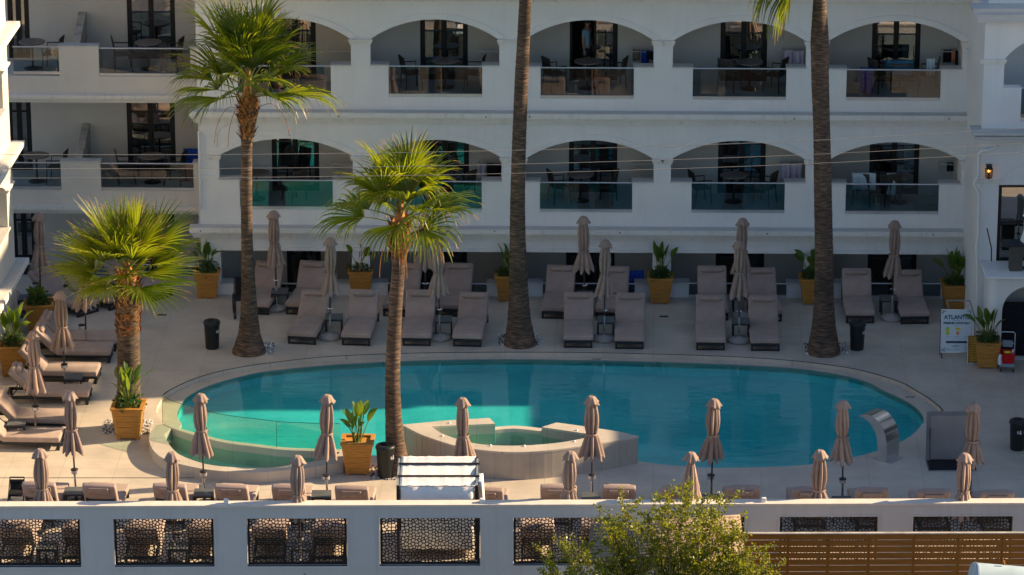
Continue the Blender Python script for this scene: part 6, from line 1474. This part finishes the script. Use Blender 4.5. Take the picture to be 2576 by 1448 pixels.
# ================================================================== shrub
def shrub():
    r = random.Random(77); Fb = Frame((0, -25.5, 0), 0); cx_, _ = Fb.hit(1690, 1500); t = empty('shrub', (cx_, -25.5, -3.6), 0, 'leafy yellow green shrub rising before the terrace wall', 'shrub')
    tips = [(1400, 1400), (1440, 1375), (1500, 1370), (1575, 1300), (1590, 1260), (1560, 1330), (1620, 1320), (1660, 1290), (1700, 1240), (1745, 1225), (1735, 1270), (1790, 1250), (1785, 1290), (1838, 1245), (1825, 1290), (1870, 1310), (1900, 1340), (1930, 1380), (1955, 1400), (1650, 1350), (1850, 1350), (1480, 1420), (1880, 1400), (1760, 1330), (1700, 1360), (1540, 1400), (1960, 1430), (1405, 1440), (1600, 1420), (1730, 1410), (1820, 1420), (1688, 1300), (1770, 1380), (1510, 1440), (1640, 1440), (1945, 1445), (1440, 1450), (1580, 1370), (1880, 1440), (1560, 1290), (1815, 1340)]
    br = MB(); lf = MB()
    root = Vector((0, 0, 0.0)); zbase = Fb.hit(1690, 1640)[1]+3.6
    def leafc(c, n, spread):
        for k in range(n):
            q = c+Vector((r.gauss(0, spread), r.gauss(0, spread*1.2), r.gauss(0, spread)))
            d = Vector((r.uniform(-1, 1), r.uniform(-1, 1), r.uniform(-0.2, 1))).normalized(); s_ = d.cross(Vector((r.uniform(-1, 1), r.uniform(-1, 1), r.uniform(-1, 1))))
            if s_.length < 0.1: continue
            s_.normalize(); nr = d.cross(s_); l_ = r.uniform(0.035, 0.078); w_ = l_*0.38
            lf.add([q, q+d*l_*0.45+s_*w_+nr*0.006, q+d*l_, q+d*l_*0.45-s_*w_+nr*0.006], [(0, 1, 2, 3)])
    for i, (px, py) in enumerate(tips):
        for rep in range(2):
            yo = r.uniform(-0.7, 0.7); ex, ez = Fb.hit(px-24+r.uniform(-14, 14)*(rep+0.3), py+6+rep*r.uniform(10, 50), yo); e = Vector((ex-cx_, yo, ez+3.6))
            a = Vector((e.x*0.25+r.uniform(-0.15, 0.15), yo*0.3, zbase)); mid = a.lerp(e, 0.5)+Vector((r.uniform(-0.12, 0.12)+e.x*0.08, r.uniform(-0.1, 0.1), 0))
            pts = smoothpts([a, mid, e], 7); br.tube(pts, [0.022*(1-i_/len(pts))+0.004 for i_ in range(len(pts))], 5)
            for j, p in enumerate(pts):
                u = j/len(pts)
                if u < 0.25: continue
                leafc(p, int(8+15*u), 0.045+0.045*(1-u))
                if r.random() < 0.8:
                    s_ = p+Vector((r.uniform(-0.32, 0.32), r.uniform(-0.32, 0.32), r.uniform(0.02, 0.34))); br.tube([p, s_], [0.007, 0.003], 4)
                    for w_ in (0.45, 0.75, 1.0): leafc(p.lerp(s_, w_), 10, 0.038)
    for k in range(7): br.tube([(r.uniform(-0.3, 0.3), r.uniform(-0.3, 0.3), 0), (r.uniform(-0.4, 0.4), r.uniform(-0.3, 0.3), zbase+0.1)], [0.04, 0.02], 6)
    br.build('branches', M['twig'], t); lf.build('foliage', M['shrub'], t)
shrub()

# ================================================================== person in the open balcony door
M['skin'] = mat('skin', (0.45, 0.26, 0.18), 0.6, 0.05); M['shirt'] = mat('light blue shirt', (0.25, 0.42, 0.55), 0.9, 0.1); M['shorts'] = mat('dark shorts', (0.04, 0.04, 0.05), 0.9); M['hair'] = mat('dark hair', (0.03, 0.02, 0.015), 0.7)
def skinned(name, V, E, Rr, m_, par, root=0, sub=1):
    me = bpy.data.meshes.new(name); me.from_pydata(V, E, []); me.materials.append(m_); o = bpy.data.objects.new(name, me); C.objects.link(o); o.parent = par
    md = o.modifiers.new('skin', 'SKIN'); md.use_smooth_shade = True
    for i, sv_ in enumerate(me.skin_vertices[0].data): sv_.radius = (Rr[i], Rr[i]) if not isinstance(Rr[i], tuple) else Rr[i]; sv_.use_root = (i == root)
    ms = o.modifiers.new('sub', 'SUBSURF'); ms.levels = sub; ms.render_levels = sub
    return o
def person():
    x, _ = H(1480, 120, DB+0.30); p = FM.m @ Vector((x-0.04, DB+0.30, zf[2]+0.021)); t = empty('person', p, R(62), 'person in a light blue shirt standing in an open upper balcony doorway', 'person')
    V = [(0, 0, 0.93), (0, 0, 1.10), (0, 0.0, 1.30), (0, 0, 1.44), (0, 0, 1.52), (0, -0.015, 1.60), (0, -0.01, 1.68)]; E = [(i, i+1) for i in range(6)]; Rr = [(0.15, 0.11), (0.125, 0.09), (0.15, 0.10), (0.11, 0.08), 0.055, 0.082, 0.075]
    def chain(st_, pts, rs):
        last = st_
        for q, r_ in zip(pts, rs): V.append(q); Rr.append(r_); E.append((last, len(V)-1)); last = len(V)-1
        return last
    for sx in (-1, 1):
        chain(0, [(sx*0.10, 0, 0.84), (sx*0.11, -0.01, 0.50), (sx*0.11, 0.02, 0.10), (sx*0.115, -0.04, 0.035), (sx*0.12, -0.15, 0.025)], [0.09, 0.062, 0.040, 0.038, 0.028])
        w = chain(3, [(sx*0.17, 0, 1.42), (sx*0.23, 0.01, 1.14), (sx*0.25, -0.04, 0.90), (sx*0.255, -0.05, 0.83)], [0.055, 0.040, 0.028, 0.026])
        for k in range(4): chain(w, [(sx*0.255, -0.075+0.018*k, 0.775), (sx*(0.25-0.004*k), -0.078+0.018*k, 0.735+0.006*abs(k-1)), (sx*0.238, -0.078+0.018*k, 0.71+0.006*abs(k-1))], [0.010, 0.009, 0.007])
        chain(w, [(sx*0.235, -0.09, 0.82), (sx*0.225, -0.105, 0.78)], [0.011, 0.008])
    skinned('body', V, E, Rr, M['skin'], t)
    skinned('shirt', [(0, 0, 0.80), (0, 0, 1.05), (0, 0, 1.30), (0, 0, 1.43), (-0.17, 0, 1.42), (-0.215, 0.005, 1.22), (0.17, 0, 1.42), (0.215, 0.005, 1.22)], [(0, 1), (1, 2), (2, 3), (3, 4), (4, 5), (3, 6), (6, 7)], [(0.165, 0.125), (0.145, 0.11), (0.17, 0.12), (0.13, 0.10), 0.072, 0.062, 0.072, 0.062], M['shirt'], t)
    skinned('shorts', [(0, 0, 0.95), (-0.10, 0, 0.84), (-0.11, -0.005, 0.58), (0.10, 0, 0.84), (0.11, -0.005, 0.58)], [(0, 1), (1, 2), (0, 3), (3, 4)], [(0.165, 0.125), 0.105, 0.09, 0.105, 0.09], M['shorts'], t)
    m = MB(); m.lathe([(0.088, -0.05), (0.098, 0.0), (0.092, 0.05), (0.06, 0.09), (0.0, 0.10)], 16, (0, 0.012, 1.66)); m.build('hair', M['hair'], t)
    m = MB(); m.lathe([(0.018, -0.02), (0.014, 0.0), (0.006, 0.025)], 8, (0, -0.095, 1.615)); m.build('nose', M['skin'], t)
    for sx in (-1, 1):
        m = MB(); m.lathe([(0.0, -0.008), (0.010, 0), (0.0, 0.008)], 8, (sx*0.03, -0.088, 1.635)); m.build('eye', M['hair'], t)
        m = MB(); m.rbox((sx*0.085, 0, 1.62), (0.02, 0.03, 0.055), 0.008, 2); m.build('ear', M['skin'], t)
    m = MB(); m.box((0, -0.088, 1.575), (0.045, 0.012, 0.008)); m.build('mouth', M['orange'], t); t.scale = (0.88, 0.88, 0.88)
person()
